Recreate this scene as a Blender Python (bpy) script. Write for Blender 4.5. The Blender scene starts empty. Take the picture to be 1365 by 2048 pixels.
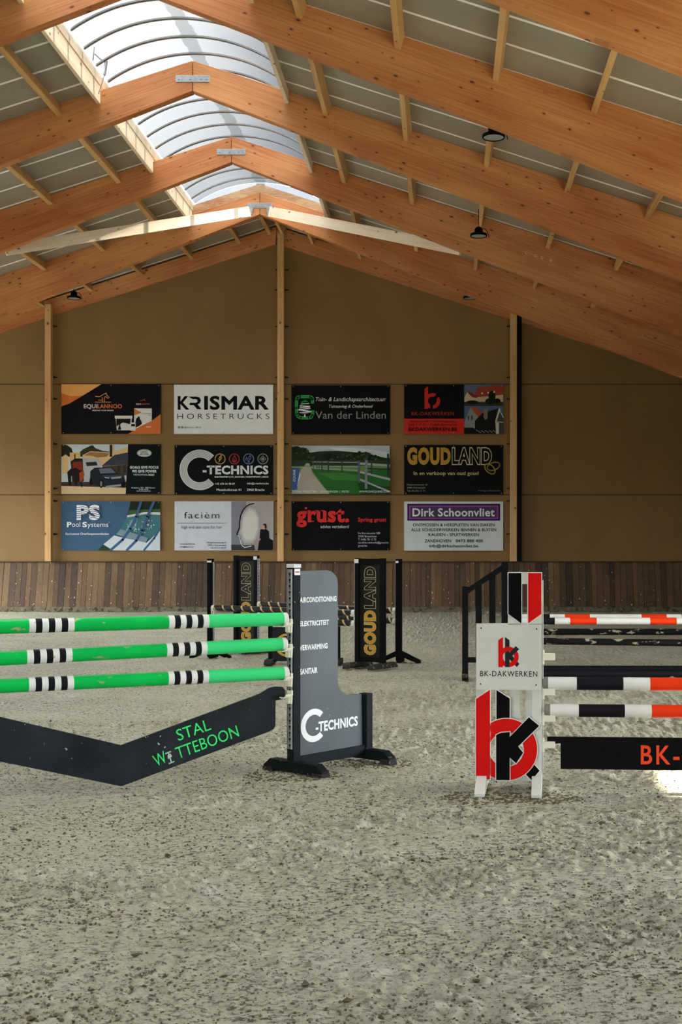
import bpy, math, random
import numpy as np
from mathutils import Matrix, Vector

random.seed(7)
S = bpy.context.scene
COL = S.collection

# ------------------------------------------------------------------ camera, light, exposure
F, VX, VY, HC = 2500.0, 888.0, 1105.0, 1.7      # focal length in px, principal point in px, eye height
cam_d = bpy.data.cameras.new('camera')
cam = bpy.data.objects.new('camera', cam_d)
COL.objects.link(cam)
cam.location = (0, 0, HC)
cam.rotation_euler = (math.pi / 2, 0, 0)
cam_d.sensor_fit = 'VERTICAL'
cam_d.sensor_height = 36.0
cam_d.sensor_width = 24.0
cam_d.lens = F / 2048 * 36.0
cam_d.shift_x = (682.5 - VX) / 2048
cam_d.shift_y = (VY - 1024.0) / 2048
cam_d.clip_end = 400
S.camera = cam

S.view_settings.view_transform = 'Standard'
S.view_settings.look = 'None'
S.view_settings.exposure = 1.42
S.view_settings.gamma = 1.0
S.view_settings.use_curve_mapping = False
S.cycles.use_denoising = True
S.cycles.max_bounces = 8
S.cycles.diffuse_bounces = 5
S.cycles.transparent_max_bounces = 12
S.cycles.sample_clamp_indirect = 8.0
S.cycles.use_adaptive_sampling = True

SKY = 15.0
world = bpy.data.worlds.new('overcast_sky')
S.world = world
world.use_nodes = True
wn = world.node_tree
wn.nodes.clear()
wo = wn.nodes.new('ShaderNodeOutputWorld')
wb = wn.nodes.new('ShaderNodeBackground')
wt = wn.nodes.new('ShaderNodeTexCoord')
wz = wn.nodes.new('ShaderNodeTexNoise')
wz.inputs['Scale'].default_value = 2.2
wz.inputs['Detail'].default_value = 3
wr = wn.nodes.new('ShaderNodeValToRGB')
wr.color_ramp.elements[0].position = .38
wr.color_ramp.elements[0].color = (.56, .67, .80, 1)
wr.color_ramp.elements[1].position = .6
wr.color_ramp.elements[1].color = (.95, .97, .98, 1)
wn.links.new(wt.outputs['Generated'], wz.inputs['Vector'])
wn.links.new(wz.outputs['Fac'], wr.inputs['Fac'])
wn.links.new(wr.outputs['Color'], wb.inputs['Color'])
# overcast sky: zenith three times as bright as the horizon, dim ground below
wsx = wn.nodes.new('ShaderNodeSeparateXYZ')
wn.links.new(wt.outputs['Generated'], wsx.inputs[0])
wmr = wn.nodes.new('ShaderNodeMapRange')
wmr.inputs['From Min'].default_value = 0.0
wmr.inputs['To Min'].default_value = SKY * .34
wmr.inputs['To Max'].default_value = SKY
wn.links.new(wsx.outputs['Z'], wmr.inputs['Value'])
wgt = wn.nodes.new('ShaderNodeMath')
wgt.operation = 'GREATER_THAN'
wgt.inputs[1].default_value = -.02
wn.links.new(wsx.outputs['Z'], wgt.inputs[0])
wma = wn.nodes.new('ShaderNodeMath')
wma.operation = 'MULTIPLY_ADD'
wma.inputs[1].default_value = .7
wma.inputs[2].default_value = .3
wn.links.new(wgt.outputs[0], wma.inputs[0])
wmu = wn.nodes.new('ShaderNodeMath')
wmu.operation = 'MULTIPLY'
wn.links.new(wmr.outputs[0], wmu.inputs[0])
wn.links.new(wma.outputs[0], wmu.inputs[1])
wn.links.new(wmu.outputs[0], wb.inputs['Strength'])
wn.links.new(wb.outputs['Background'], wo.inputs['Surface'])

sun_d = bpy.data.lights.new('sun', 'SUN')
sun_d.energy = 19.0
sun_d.angle = math.radians(.6)
sun_d.color = (1, .92, .80)
sun = bpy.data.objects.new('sun', sun_d)
COL.objects.link(sun)
SUN_DIR = Vector((-math.cos(math.radians(32)), 0.0, -math.sin(math.radians(32))))   # low sun from the right-hand side
sun.rotation_euler = SUN_DIR.to_track_quat('-Z', 'Y').to_euler()
sun.location = (40, 8, 30)


def portal(name, loc, rot, sx, sy):
    """Sampling portal on an opening of the hall (gives off no light of its own)."""
    d = bpy.data.lights.new(name, 'AREA')
    d.shape = 'RECTANGLE'
    d.size, d.size_y = sx, sy
    d.cycles.is_portal = True
    o = bpy.data.objects.new(name, d)
    COL.objects.link(o)
    o.location, o.rotation_euler = loc, rot


# ------------------------------------------------------------------ measures of the hall
XR = -4.85                   # ridge
YW = F / 68.75               # end wall
ZT, KT = HC + 9.50, .32      # roof underside: z = ZT - KT*u
ZB, KB = HC + 8.91, .385     # underside of the glulam rafters
EAVE = 14.0
YT = [F * 8.91 / (1105 - y) for y in (431, 326, 186)]
STEP = (YT[0] - YT[2]) / 2
YT = [YT[0] - STEP * k for k in range(6)]
YFRONT = -9.0
XL, XRW = XR - EAVE, XR + EAVE


# ------------------------------------------------------------------ pixels to places
def G(px, py):
    """Ground point seen at a pixel."""
    Y = F * HC / (py - VY)
    return Vector(((px - VX) * Y / F, Y, 0))


def P(px, py, Y):
    return Vector(((px - VX) * Y / F, Y, HC - (py - VY) * Y / F))


class Plane:
    """A vertical plane through (X0, Y0) turned by th: pixel -> (along, up)."""
    def __init__(self, X0, Y0, th):
        self.X0, self.Y0, self.th = X0, Y0, th
        self.c, self.s = math.cos(th), math.sin(th)

    def at(self, px, py, y=0.0):
        k = (px - VX) / F
        Y = (-self.s * self.X0 + self.c * self.Y0 + y) / (-self.s * k + self.c)
        X = k * Y
        return ((X - self.X0) * self.c + (Y - self.Y0) * self.s, HC - (py - VY) * Y / F)


# ------------------------------------------------------------------ materials
def lin(c):
    f = lambda v: v / 12.92 if v <= .04045 else ((v + .055) / 1.055) ** 2.4
    return tuple(f(v / 255) for v in c)


MATS = {}


def nt(name):
    m = bpy.data.materials.new(name)
    m.use_nodes = True
    t = m.node_tree
    return m, t, t.nodes['Principled BSDF']


def link(t, a, b):
    t.links.new(a, b)


def coords(t, scale=(1, 1, 1), kind='Object'):
    tc = t.nodes.new('ShaderNodeTexCoord')
    mp = t.nodes.new('ShaderNodeMapping')
    mp.inputs['Scale'].default_value = scale
    link(t, tc.outputs[kind], mp.inputs['Vector'])
    return mp.outputs['Vector']


def noise(t, vec, scale, detail=3, rough=.5):
    n = t.nodes.new('ShaderNodeTexNoise')
    n.inputs['Scale'].default_value = scale
    n.inputs['Detail'].default_value = detail
    n.inputs['Roughness'].default_value = rough
    link(t, vec, n.inputs['Vector'])
    return n.outputs['Fac']


def ramp(t, fac, stops):
    r = t.nodes.new('ShaderNodeValToRGB')
    e = r.color_ramp.elements
    while len(e) < len(stops):
        e.new(.5)
    for k, (p, c) in enumerate(stops):
        e[k].position = p
        e[k].color = (*c, 1) if len(c) == 3 else c
    link(t, fac, r.inputs['Fac'])
    return r.outputs['Color']


def mixc(t, fac, a, b, mode='MIX'):
    m = t.nodes.new('ShaderNodeMix')
    m.data_type = 'RGBA'
    m.blend_type = mode
    for s, v in ((m.inputs[0], fac), (m.inputs[6], a), (m.inputs[7], b)):
        if hasattr(v, 'is_output'):
            link(t, v, s)
        elif isinstance(v, (int, float)):
            s.default_value = v
        else:
            s.default_value = (*v, 1)
    return m.outputs[2]


def mth(t, op, a, b=None, c=None):
    m = t.nodes.new('ShaderNodeMath')
    m.operation = op
    for s, v in zip(m.inputs, (a, b, c)):
        if v is None:
            continue
        if hasattr(v, 'is_output'):
            link(t, v, s)
        else:
            s.default_value = v
    return m.outputs[0]


def bump(t, bsdf, h, strength=.3, dist=.01):
    b = t.nodes.new('ShaderNodeBump')
    b.inputs['Strength'].default_value = strength
    b.inputs['Distance'].default_value = dist
    link(t, h, b.inputs['Height'])
    link(t, b.outputs['Normal'], bsdf.inputs['Normal'])


def paint(rgb, rough=.5, var=.12, scale=6, metal=0.0, chips=None, chip_amt=.66, chip_scale=30, stretch=(1, 1, 1), name=None, spec=.18):
    """A painted, printed or bare surface: colour with slight mottling; chips = colour that shows where the paint is knocked off."""
    key = (rgb, rough, var, scale, metal, chips, chip_amt, chip_scale, stretch)
    if key in MATS:
        return MATS[key]
    m, t, b = nt(name or 'paint_%02x%02x%02x' % tuple(int(v) for v in rgb))
    c = lin(rgb)
    v = coords(t)
    n = noise(t, v, scale)
    lo, hi = tuple(x * (1 - var) for x in c), tuple(min(1, x * (1 + var)) for x in c)
    col = ramp(t, n, [(.3, lo), (.7, hi)])
    if chips:
        oi = t.nodes.new('ShaderNodeObjectInfo')
        va = t.nodes.new('ShaderNodeVectorMath')
        va.operation = 'ADD'
        vm = t.nodes.new('ShaderNodeVectorMath')
        vm.operation = 'SCALE'
        vm.inputs['Scale'].default_value = 31.0
        cb = t.nodes.new('ShaderNodeCombineXYZ')
        for i in (0, 1, 2):
            link(t, oi.outputs['Random'], cb.inputs[i])
        link(t, cb.outputs[0], vm.inputs[0])
        link(t, coords(t, stretch), va.inputs[0])
        link(t, vm.outputs[0], va.inputs[1])
        v2 = va.outputs[0]
        n2 = noise(t, v2, chip_scale, 4, .62)
        msk = ramp(t, n2, [(chip_amt, (0, 0, 0)), (chip_amt + .03, (1, 1, 1))])
        col = mixc(t, msk, col, lin(chips))
    link(t, col, b.inputs['Base Color'])
    b.inputs['Roughness'].default_value = rough
    b.inputs['Metallic'].default_value = metal
    b.inputs['Specular IOR Level'].default_value = spec
    MATS[key] = m
    return m


def wood(name, base, dark, light, knots=True, lam=True, rough=.55, grain=1.0, kscale=1.0):
    """Softwood with the grain along local x."""
    m, t, b = nt(name)
    tc = t.nodes.new('ShaderNodeTexCoord')
    oi = t.nodes.new('ShaderNodeObjectInfo')
    ad = t.nodes.new('ShaderNodeVectorMath')
    ad.operation = 'ADD'
    sc = t.nodes.new('ShaderNodeVectorMath')
    sc.operation = 'SCALE'
    cx = t.nodes.new('ShaderNodeCombineXYZ')
    for i in (0, 2):
        link(t, oi.outputs['Random'], cx.inputs[i])
    link(t, cx.outputs[0], sc.inputs[0])
    sc.inputs['Scale'].default_value = 37.0
    link(t, tc.outputs['Object'], ad.inputs[0])
    link(t, sc.outputs[0], ad.inputs[1])

    def mp(s):
        k = t.nodes.new('ShaderNodeMapping')
        k.inputs['Scale'].default_value = s
        link(t, ad.outputs[0], k.inputs['Vector'])
        return k.outputs[0]
    g = noise(t, mp((.35 * grain, 9, 14)), 2.2, 4, .55)
    col = ramp(t, g, [(.28, lin(dark)), (.5, lin(base)), (.75, lin(light))])
    big = noise(t, mp((.25, 1, 1)), 1.4, 2)
    col = mixc(t, .5, col, ramp(t, big, [(.35, lin(dark)), (.65, lin(light))]), 'MIX')
    if lam:
        sx = t.nodes.new('ShaderNodeSeparateXYZ')
        link(t, tc.outputs['Object'], sx.inputs[0])
        fr = mth(t, 'FRACT', mth(t, 'MULTIPLY', sx.outputs['Z'], 1 / .11))
        ln = mth(t, 'LESS_THAN', fr, .05)
        lay = t.nodes.new('ShaderNodeTexWhiteNoise')
        lay.noise_dimensions = '1D'
        link(t, mth(t, 'FLOOR', mth(t, 'MULTIPLY', sx.outputs['Z'], 1 / .11)), lay.inputs['W'])
        col = mixc(t, mth(t, 'MULTIPLY', lay.outputs['Value'], .28), col, lin(dark))
        col = mixc(t, mth(t, 'MULTIPLY', ln, .35), col, lin(tuple(v * .7 for v in dark)))
    if knots:
        vo = t.nodes.new('ShaderNodeTexVoronoi')
        vo.inputs['Scale'].default_value = 1.0
        link(t, mp((2.6 * kscale, 3.0 * kscale, 5.5 * kscale)), vo.inputs['Vector'])
        w2 = t.nodes.new('ShaderNodeTexWhiteNoise')
        w2.noise_dimensions = '3D'
        link(t, vo.outputs['Color'], w2.inputs['Vector'])
        th = mth(t, 'MULTIPLY_ADD', w2.outputs['Value'], .24, -.06)
        k1 = mth(t, 'LESS_THAN', vo.outputs['Distance'], th)
        k2 = mth(t, 'LESS_THAN', vo.outputs['Distance'], mth(t, 'MULTIPLY', th, 1.9))
        col = mixc(t, mth(t, 'MULTIPLY', k2, .3), col, lin(dark))
        col = mixc(t, mth(t, 'MULTIPLY', k1, .82), col, lin((62, 26, 10)))
    link(t, col, b.inputs['Base Color'])
    b.inputs['Roughness'].default_value = rough
    return m


GLULAM = wood('glulam_spruce', (199, 127, 65), (160, 86, 36), (222, 162, 104), kscale=1.7)
PURLIN = wood('sawn_spruce', (206, 160, 98), (182, 134, 76), (222, 182, 124), lam=False, kscale=1.6)
PALE = wood('planed_spruce', (232, 214, 182), (216, 192, 156), (240, 228, 202), lam=False, kscale=1.5)
OSB = wood('strand_board', (196, 150, 104), (150, 92, 56), (222, 188, 146), knots=False, lam=False, grain=9)
BLACK = paint((22, 25, 26), .6, .25, 5, chips=(150, 150, 142), chip_amt=.69, chip_scale=26, name='black_paint', spec=.07)
BLACK2 = paint((15, 16, 16), .65, .2, 5, name='black_gloss', spec=.05)
BOARD_BLACK = paint((34, 38, 40), .42, .3, 3, chips=(190, 192, 188), chip_amt=.69, chip_scale=24, stretch=(1, 1, 1), name='scuffed_black', spec=.08)
CHARCOAL = paint((76, 83, 86), .4, .1, 3, chips=(170, 175, 175), chip_amt=.715, chip_scale=26, name='charcoal_panel')
WHITE = paint((202, 202, 190), .45, .06, 4, chips=(120, 116, 104), chip_amt=.72, chip_scale=28, name='white_paint')
CREAM = paint((226, 222, 200), .4, .04, 4, name='cream_plastic')
STEEL = paint((176, 178, 176), .38, .15, 14, metal=.75, name='zinc_steel')
TRACK = paint((150, 152, 150), .45, .15, 10, metal=.5, name='track_aluminium')
DARK = paint((12, 12, 12), .6, .1, 4, name='keyhole_and_shadow_black')
RUBBER = paint((40, 39, 36), .8, .3, 12, chips=(112, 106, 88), chip_amt=.6, chip_scale=26, name='sandy_rubber')
GREEN = paint((8, 176, 74), .32, .1, 3, chips=(168, 160, 120), chip_amt=.63, chip_scale=20, stretch=(.3, 1, 1), name='green_paint')
GREEN_LIT = paint((60, 206, 120), .32, .08, 3, name='green_lit_end')  # lighter green paints in the light falling on the right-hand pole ends
PWHITE = paint((216, 216, 208), .35, .05, 4, chips=(150, 140, 116), chip_amt=.67, chip_scale=20, name='pole_white')
PBLACK = paint((22, 23, 26), .5, .1, 4, chips=(140, 138, 130), chip_amt=.73, chip_scale=20, name='pole_black', spec=.08)
PWORN = paint((22, 23, 22), .45, .1, 4, chips=(150, 144, 118), chip_amt=.585, chip_scale=14, stretch=(.4, 1, 1), name='worn_black', spec=.06)
ORANGE = paint((228, 54, 10), .45, .08, 4, name='pole_orange')
GREY = paint((120, 118, 110), .5, .1, 6, name='pole_end_grey')
RED = paint((208, 14, 8), .55, .08, 4, name='signal_red', spec=.08)
TXT_WHITE = paint((226, 228, 226), .5, .03, 4, name='print_white')
GOLD = paint((196, 148, 52), .45, .1, 4, name='print_gold')
GOLD_LINE = paint((214, 200, 150), .45, .05, 4, name='print_pale_gold')


def spiral_mat():
    m, t, b = nt('gold_striped_black')
    tc = t.nodes.new('ShaderNodeTexCoord')
    sx = t.nodes.new('ShaderNodeSeparateXYZ')
    link(t, tc.outputs['Object'], sx.inputs[0])
    a = mth(t, 'DIVIDE', mth(t, 'ARCTAN2', sx.outputs['Y'], sx.outputs['Z']), 2 * math.pi)
    ph = mth(t, 'FRACT', mth(t, 'ADD', mth(t, 'DIVIDE', sx.outputs['X'], .205), mth(t, 'MULTIPLY', a, 1.0)))
    st = mth(t, 'LESS_THAN', ph, .16)
    n = noise(t, coords(t), 9)
    col = mixc(t, st, ramp(t, n, [(.3, lin((18, 18, 18))), (.7, lin((30, 31, 31)))]), lin((206, 180, 118)))
    link(t, col, b.inputs['Base Color'])
    b.inputs['Roughness'].default_value = .35
    return m


SPIRAL = spiral_mat()


# ------------------------------------------------------------------ mesh building
class MB:
    def __init__(self):
        self.v, self.f, self.m, self.mats, self.smooth = [], [], [], [], []

    def mi(self, mat):
        if mat not in self.mats:
            self.mats.append(mat)
        return self.mats.index(mat)

    def add(self, vs, fs, mat, M=None, smooth=False):
        o = len(self.v)
        for p in vs:
            p = Vector(p)
            self.v.append(tuple(M @ p) if M is not None else tuple(p))
        k = self.mi(mat)
        for f in fs:
            self.f.append(tuple(i + o for i in f))
            self.m.append(k)
            self.smooth.append(smooth)
        return self

    def box(self, a, b, mat, M=None):
        x0, y0, z0 = (min(p, q) for p, q in zip(a, b))
        x1, y1, z1 = (max(p, q) for p, q in zip(a, b))
        vs = [(x0, y0, z0), (x1, y0, z0), (x1, y1, z0), (x0, y1, z0), (x0, y0, z1), (x1, y0, z1), (x1, y1, z1), (x0, y1, z1)]
        fs = [(0, 3, 2, 1), (4, 5, 6, 7), (0, 1, 5, 4), (1, 2, 6, 5), (2, 3, 7, 6), (3, 0, 4, 7)]
        return self.add(vs, fs, mat, M)

    def prism(self, pts, y0, y1, mat, M=None, axis='y', side=None):
        """Polygon pts (a, z) extruded along y (or x, with pts (y, z); or z, with pts (x, y))."""
        A = 0.0
        n = len(pts)
        for i in range(n):
            A += pts[i][0] * pts[(i + 1) % n][1] - pts[(i + 1) % n][0] * pts[i][1]
        if A < 0:
            pts = pts[::-1]
        lo, hi = min(y0, y1), max(y0, y1)
        if axis == 'y':
            mk = lambda p, d: (p[0], d, p[1])
        elif axis == 'x':
            mk = lambda p, d: (d, p[0], p[1])
        else:
            mk = lambda p, d: (p[0], p[1], d)
        va, vb = [mk(p, lo) for p in pts], [mk(p, hi) for p in pts]
        front, back = tuple(range(n)), tuple(range(2 * n - 1, n - 1, -1))
        sides = [(i, n + i, n + (i + 1) % n, (i + 1) % n) for i in range(n)]
        if axis != 'y':
            front, back = front[::-1], back[::-1]
            sides = [s[::-1] for s in sides]
        self.add(va + vb, [front, back], mat, M)
        o = len(self.v) - 2 * n
        k = self.mi(side or mat)
        for s in sides:
            self.f.append(tuple(i + o for i in s))
            self.m.append(k)
            self.smooth.append(False)
        return self

    def flat(self, pts, y, mat, M=None):
        """One face in the plane y, seen from -y."""
        n, A = len(pts), 0.0
        for i in range(n):
            A += pts[i][0] * pts[(i + 1) % n][1] - pts[(i + 1) % n][0] * pts[i][1]
        if A < 0:
            pts = pts[::-1]
        return self.add([(p[0], y, p[1]) for p in pts], [tuple(range(n))], mat, M)

    def tube(self, pts, r, mat, seg=10, M=None, caps=True):
        pts = [Vector(p) for p in pts]
        rs = r if isinstance(r, (list, tuple)) else [r] * len(pts)
        vs, fs = [], []
        up = Vector((0, 0, 1))
        for i, p in enumerate(pts):
            d = (pts[min(i + 1, len(pts) - 1)] - pts[max(i - 1, 0)]).normalized()
            a = d.cross(up)
            if a.length < 1e-3:
                a = d.cross(Vector((0, 1, 0)))
            a.normalize()
            b = d.cross(a)
            for k in range(seg):
                w = 2 * math.pi * k / seg
                vs.append(p + (a * math.cos(w) + b * math.sin(w)) * rs[i])
        for i in range(len(pts) - 1):
            for k in range(seg):
                fs.append((i * seg + k, i * seg + (k + 1) % seg, (i + 1) * seg + (k + 1) % seg, (i + 1) * seg + k))
        self.add(vs, fs, mat, M, True)
        if caps:
            self.add([vs[k] for k in range(seg)], [tuple(range(seg))[::-1]], mat, M)
            self.add(vs[-seg:], [tuple(range(seg))], mat, M)
        return self

    def lathe(self, prof, mat, seg=24, M=None, smooth=True):
        """prof: (r, z) rings from top to bottom about z."""
        vs, fs = [], []
        for r, z in prof:
            for k in range(seg):
                w = 2 * math.pi * k / seg
                vs.append((r * math.cos(w), r * math.sin(w), z))
        for i in range(len(prof) - 1):
            for k in range(seg):
                fs.append((i * seg + k, (i + 1) * seg + k, (i + 1) * seg + (k + 1) % seg, i * seg + (k + 1) % seg))
        return self.add(vs, fs, mat, M, smooth)

    def build(self, name, parent=None, bevel=0.0, label=None):
        me = bpy.data.meshes.new(name)
        me.from_pydata(self.v, [], self.f)
        for m in self.mats:
            me.materials.append(m)
        me.polygons.foreach_set('material_index', self.m)
        me.polygons.foreach_set('use_smooth', self.smooth)
        me.update()
        o = bpy.data.objects.new(name, me)
        COL.objects.link(o)
        if parent is not None:
            o.parent = parent
        if bevel:
            b = o.modifiers.new('edge', 'BEVEL')
            b.width, b.segments, b.limit_method = bevel, 2, 'ANGLE'
            b.angle_limit = math.radians(40)
        if label:
            o['label'] = label
        return o


def thing(name, label, cat, loc=(0, 0, 0), rz=0.0, group=None):
    o = bpy.data.objects.new(name, None)
    o.empty_display_size = .2
    COL.objects.link(o)
    o.location = loc
    o.rotation_euler = (0, 0, rz)
    return tag(o, label, cat, group)


def tag(o, label, cat, group=None):
    o['label'], o['category'] = label, cat
    if group:
        o['group'] = group
    return o


def structure(o):
    o['kind'] = 'structure'
    return o


def copy_tree(o, parent=None):
    c = o.copy()
    COL.objects.link(c)
    if parent is not None:
        c.parent = parent
    for ch in [x for x in COL.objects if x.parent == o]:
        copy_tree(ch, c)
    return c


# ------------------------------------------------------------------ lettering
_cap = None


def glyphs(s, bold=0.0, outline=0.0, spacing=1.0, shear=0.0):
    """Letter faces in font units; bold widens every letter by a rim, outline keeps only a band along its edge."""
    cu = bpy.data.curves.new('t', 'FONT')
    cu.body = s
    cu.resolution_u = 3
    cu.space_character = spacing + max(bold, 0) * 1.6
    cu.shear = shear
    cu.offset = min(bold, 0.0) * .6
    ob = bpy.data.objects.new('t', cu)
    me = ob.to_mesh()
    vs, fs, key = [], [], {}
    mp = []
    for v in me.vertices:
        k = (round(v.co.x, 5), round(v.co.y, 5))
        if k not in key:
            key[k] = len(vs)
            vs.append(k)
        mp.append(key[k])
    for p in me.polygons:
        f = [mp[i] for i in p.vertices]
        f = [i for n, i in enumerate(f) if i != f[n - 1]]
        if len(f) > 2:
            A = sum(vs[f[i]][0] * vs[f[(i + 1) % len(f)]][1] - vs[f[(i + 1) % len(f)]][0] * vs[f[i]][1] for i in range(len(f)))
            if abs(A) > 1e-9:
                fs.append(tuple(f) if A > 0 else tuple(f[::-1]))
    ob.to_mesh_clear()
    bpy.data.objects.remove(ob)
    bpy.data.curves.remove(cu)
    if bold <= 0 and not outline:
        return vs, fs
    w = bold * .8
    ed = set((f[i], f[(i + 1) % len(f)]) for f in fs for i in range(len(f)))
    rim = [e for e in ed if (e[1], e[0]) not in ed]
    nxt, prv = {}, {}
    for p, q in rim:
        nxt.setdefault(p, q)
        prv.setdefault(q, p)
    def nrm(p, q):
        dx, dy = vs[q][0] - vs[p][0], vs[q][1] - vs[p][1]
        d = math.hypot(dx, dy) or 1
        return dy / d, -dx / d
    out_v = list(vs)
    mit = {}
    for p, q in rim:
        for c in (p, q):
            if c in mit:
                continue
            n1, n2 = nrm(prv.get(c, p), c) if c in prv else nrm(p, q), nrm(c, nxt[c]) if c in nxt else nrm(p, q)
            k = max(1 + n1[0] * n2[0] + n1[1] * n2[1], .5)
            mit[c] = ((n1[0] + n2[0]) / k, (n1[1] + n2[1]) / k)
    lo, hi = (w - outline, w + outline) if outline else (0.0, w)
    out_f = [] if outline else list(fs)
    ia, ib = {}, {}
    for c, m in mit.items():
        ia[c] = c
        if outline:
            ia[c] = len(out_v)
            out_v.append((vs[c][0] + m[0] * lo, vs[c][1] + m[1] * lo))
        ib[c] = len(out_v)
        out_v.append((vs[c][0] + m[0] * hi, vs[c][1] + m[1] * hi))
    for p, q in rim:
        out_f.append((ia[q], ia[p], ib[p], ib[q]))
    if outline:
        used = sorted(set(i for f in out_f for i in f))
        re = {o: n for n, o in enumerate(used)}
        return [out_v[i] for i in used], [tuple(re[i] for i in f) for f in out_f]
    return out_v, out_f


def cap_height():
    global _cap
    if _cap is None:
        vs, _ = glyphs('H')
        _cap = max(v[1] for v in vs)
    return _cap


def text(mb, s, x0, x1, yb, yc, y, mat, bold=0.0, outline=0.0, spacing=1.0, shear=0.0, fit=False, M=None):
    """Lettering in the plane y from x0 to x1, baseline yb, cap line yc (fit: the glyph box itself fills yb..yc)."""
    vs, fs = glyphs(s, bold, outline, spacing, shear)
    if not vs:
        return
    a, b = min(v[0] for v in vs), max(v[0] for v in vs)
    if fit:
        lo, hi = min(v[1] for v in vs), max(v[1] for v in vs)
    else:
        lo, hi = 0.0, cap_height()
    kx, ky = (x1 - x0) / (b - a), (yc - yb) / (hi - lo)
    out = [((v[0] - a) * kx + x0, y, (v[1] - lo) * ky + yb) for v in vs]
    up = []
    for f in fs:                      # faces towards -y
        A = sum(out[f[i]][0] * out[f[(i + 1) % len(f)]][2] - out[f[(i + 1) % len(f)]][0] * out[f[i]][2] for i in range(len(f)))
        up.append(f if A > 0 else f[::-1])
    mb.add(out, up, mat, M)


def arc_poly(cx, cz, ro, ri, a0, a1, n=40):
    """Band of an annulus as a list of quads."""
    q = []
    for i in range(n):
        p, r = math.radians(a0 + (a1 - a0) * i / n), math.radians(a0 + (a1 - a0) * (i + 1) / n)
        q.append([(cx + ro * math.cos(p), cz + ro * math.sin(p)), (cx + ro * math.cos(r), cz + ro * math.sin(r)),
                  (cx + ri * math.cos(r), cz + ri * math.sin(r)), (cx + ri * math.cos(p), cz + ri * math.sin(p))])
    return q


def ngon(cx, cz, rx, rz=None, n=28):
    rz = rx if rz is None else rz
    return [(cx + rx * math.cos(2 * math.pi * i / n), cz + rz * math.sin(2 * math.pi * i / n)) for i in range(n)]


def stroke(pts, w):
    """Quads along a polyline, w wide."""
    q = []
    for (x0, z0), (x1, z1) in zip(pts, pts[1:]):
        d = math.hypot(x1 - x0, z1 - z0) or 1
        nx, nz = -(z1 - z0) / d * w / 2, (x1 - x0) / d * w / 2
        ex, ez = (x1 - x0) / d * w * .25, (z1 - z0) / d * w * .25
        q.append([(x0 + nx - ex, z0 + nz - ez), (x0 - nx - ex, z0 - nz - ez), (x1 - nx + ex, z1 - nz + ez), (x1 + nx + ex, z1 + nz + ez)])
    return q

# ================================================================== the hall
# ---- floor: raked sand
def value_noise(x, y, seed):
    r = np.random.RandomState(seed)
    T = r.rand(256, 256)
    xi, yi = np.floor(x).astype(int), np.floor(y).astype(int)
    fx, fy = x - xi, y - yi
    fx, fy = fx * fx * (3 - 2 * fx), fy * fy * (3 - 2 * fy)
    g = lambda a, b: T[a % 256, b % 256]
    return (g(xi, yi) * (1 - fx) + g(xi + 1, yi) * fx) * (1 - fy) + (g(xi, yi + 1) * (1 - fx) + g(xi + 1, yi + 1) * fx) * fy


def floor_height(x, y):
    h = .030 * (value_noise(x / 1.1, y / .8, 1) - .5) + .010 * (value_noise(x / .34, y / .26, 2) - .5)
    a = value_noise(x / .085 + 9, y / .07, 3)
    b = value_noise(x / .042, y / .034 + 5, 4)
    c = value_noise(x / .021 + 2, y / .018 + 5, 6)
    zone = np.clip(value_noise(x / .8 + 3, y / .5 + 7, 5) * 1.7 - .25, .25, 1)
    lump = np.clip(a - .42, 0, 1) * .020 + np.clip(a * .4 + b * .6 - .5, 0, 1) * .070 + np.clip(b * .5 + c * .5 - .5, 0, 1) * .045
    return h + zone * lump - .018


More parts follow.
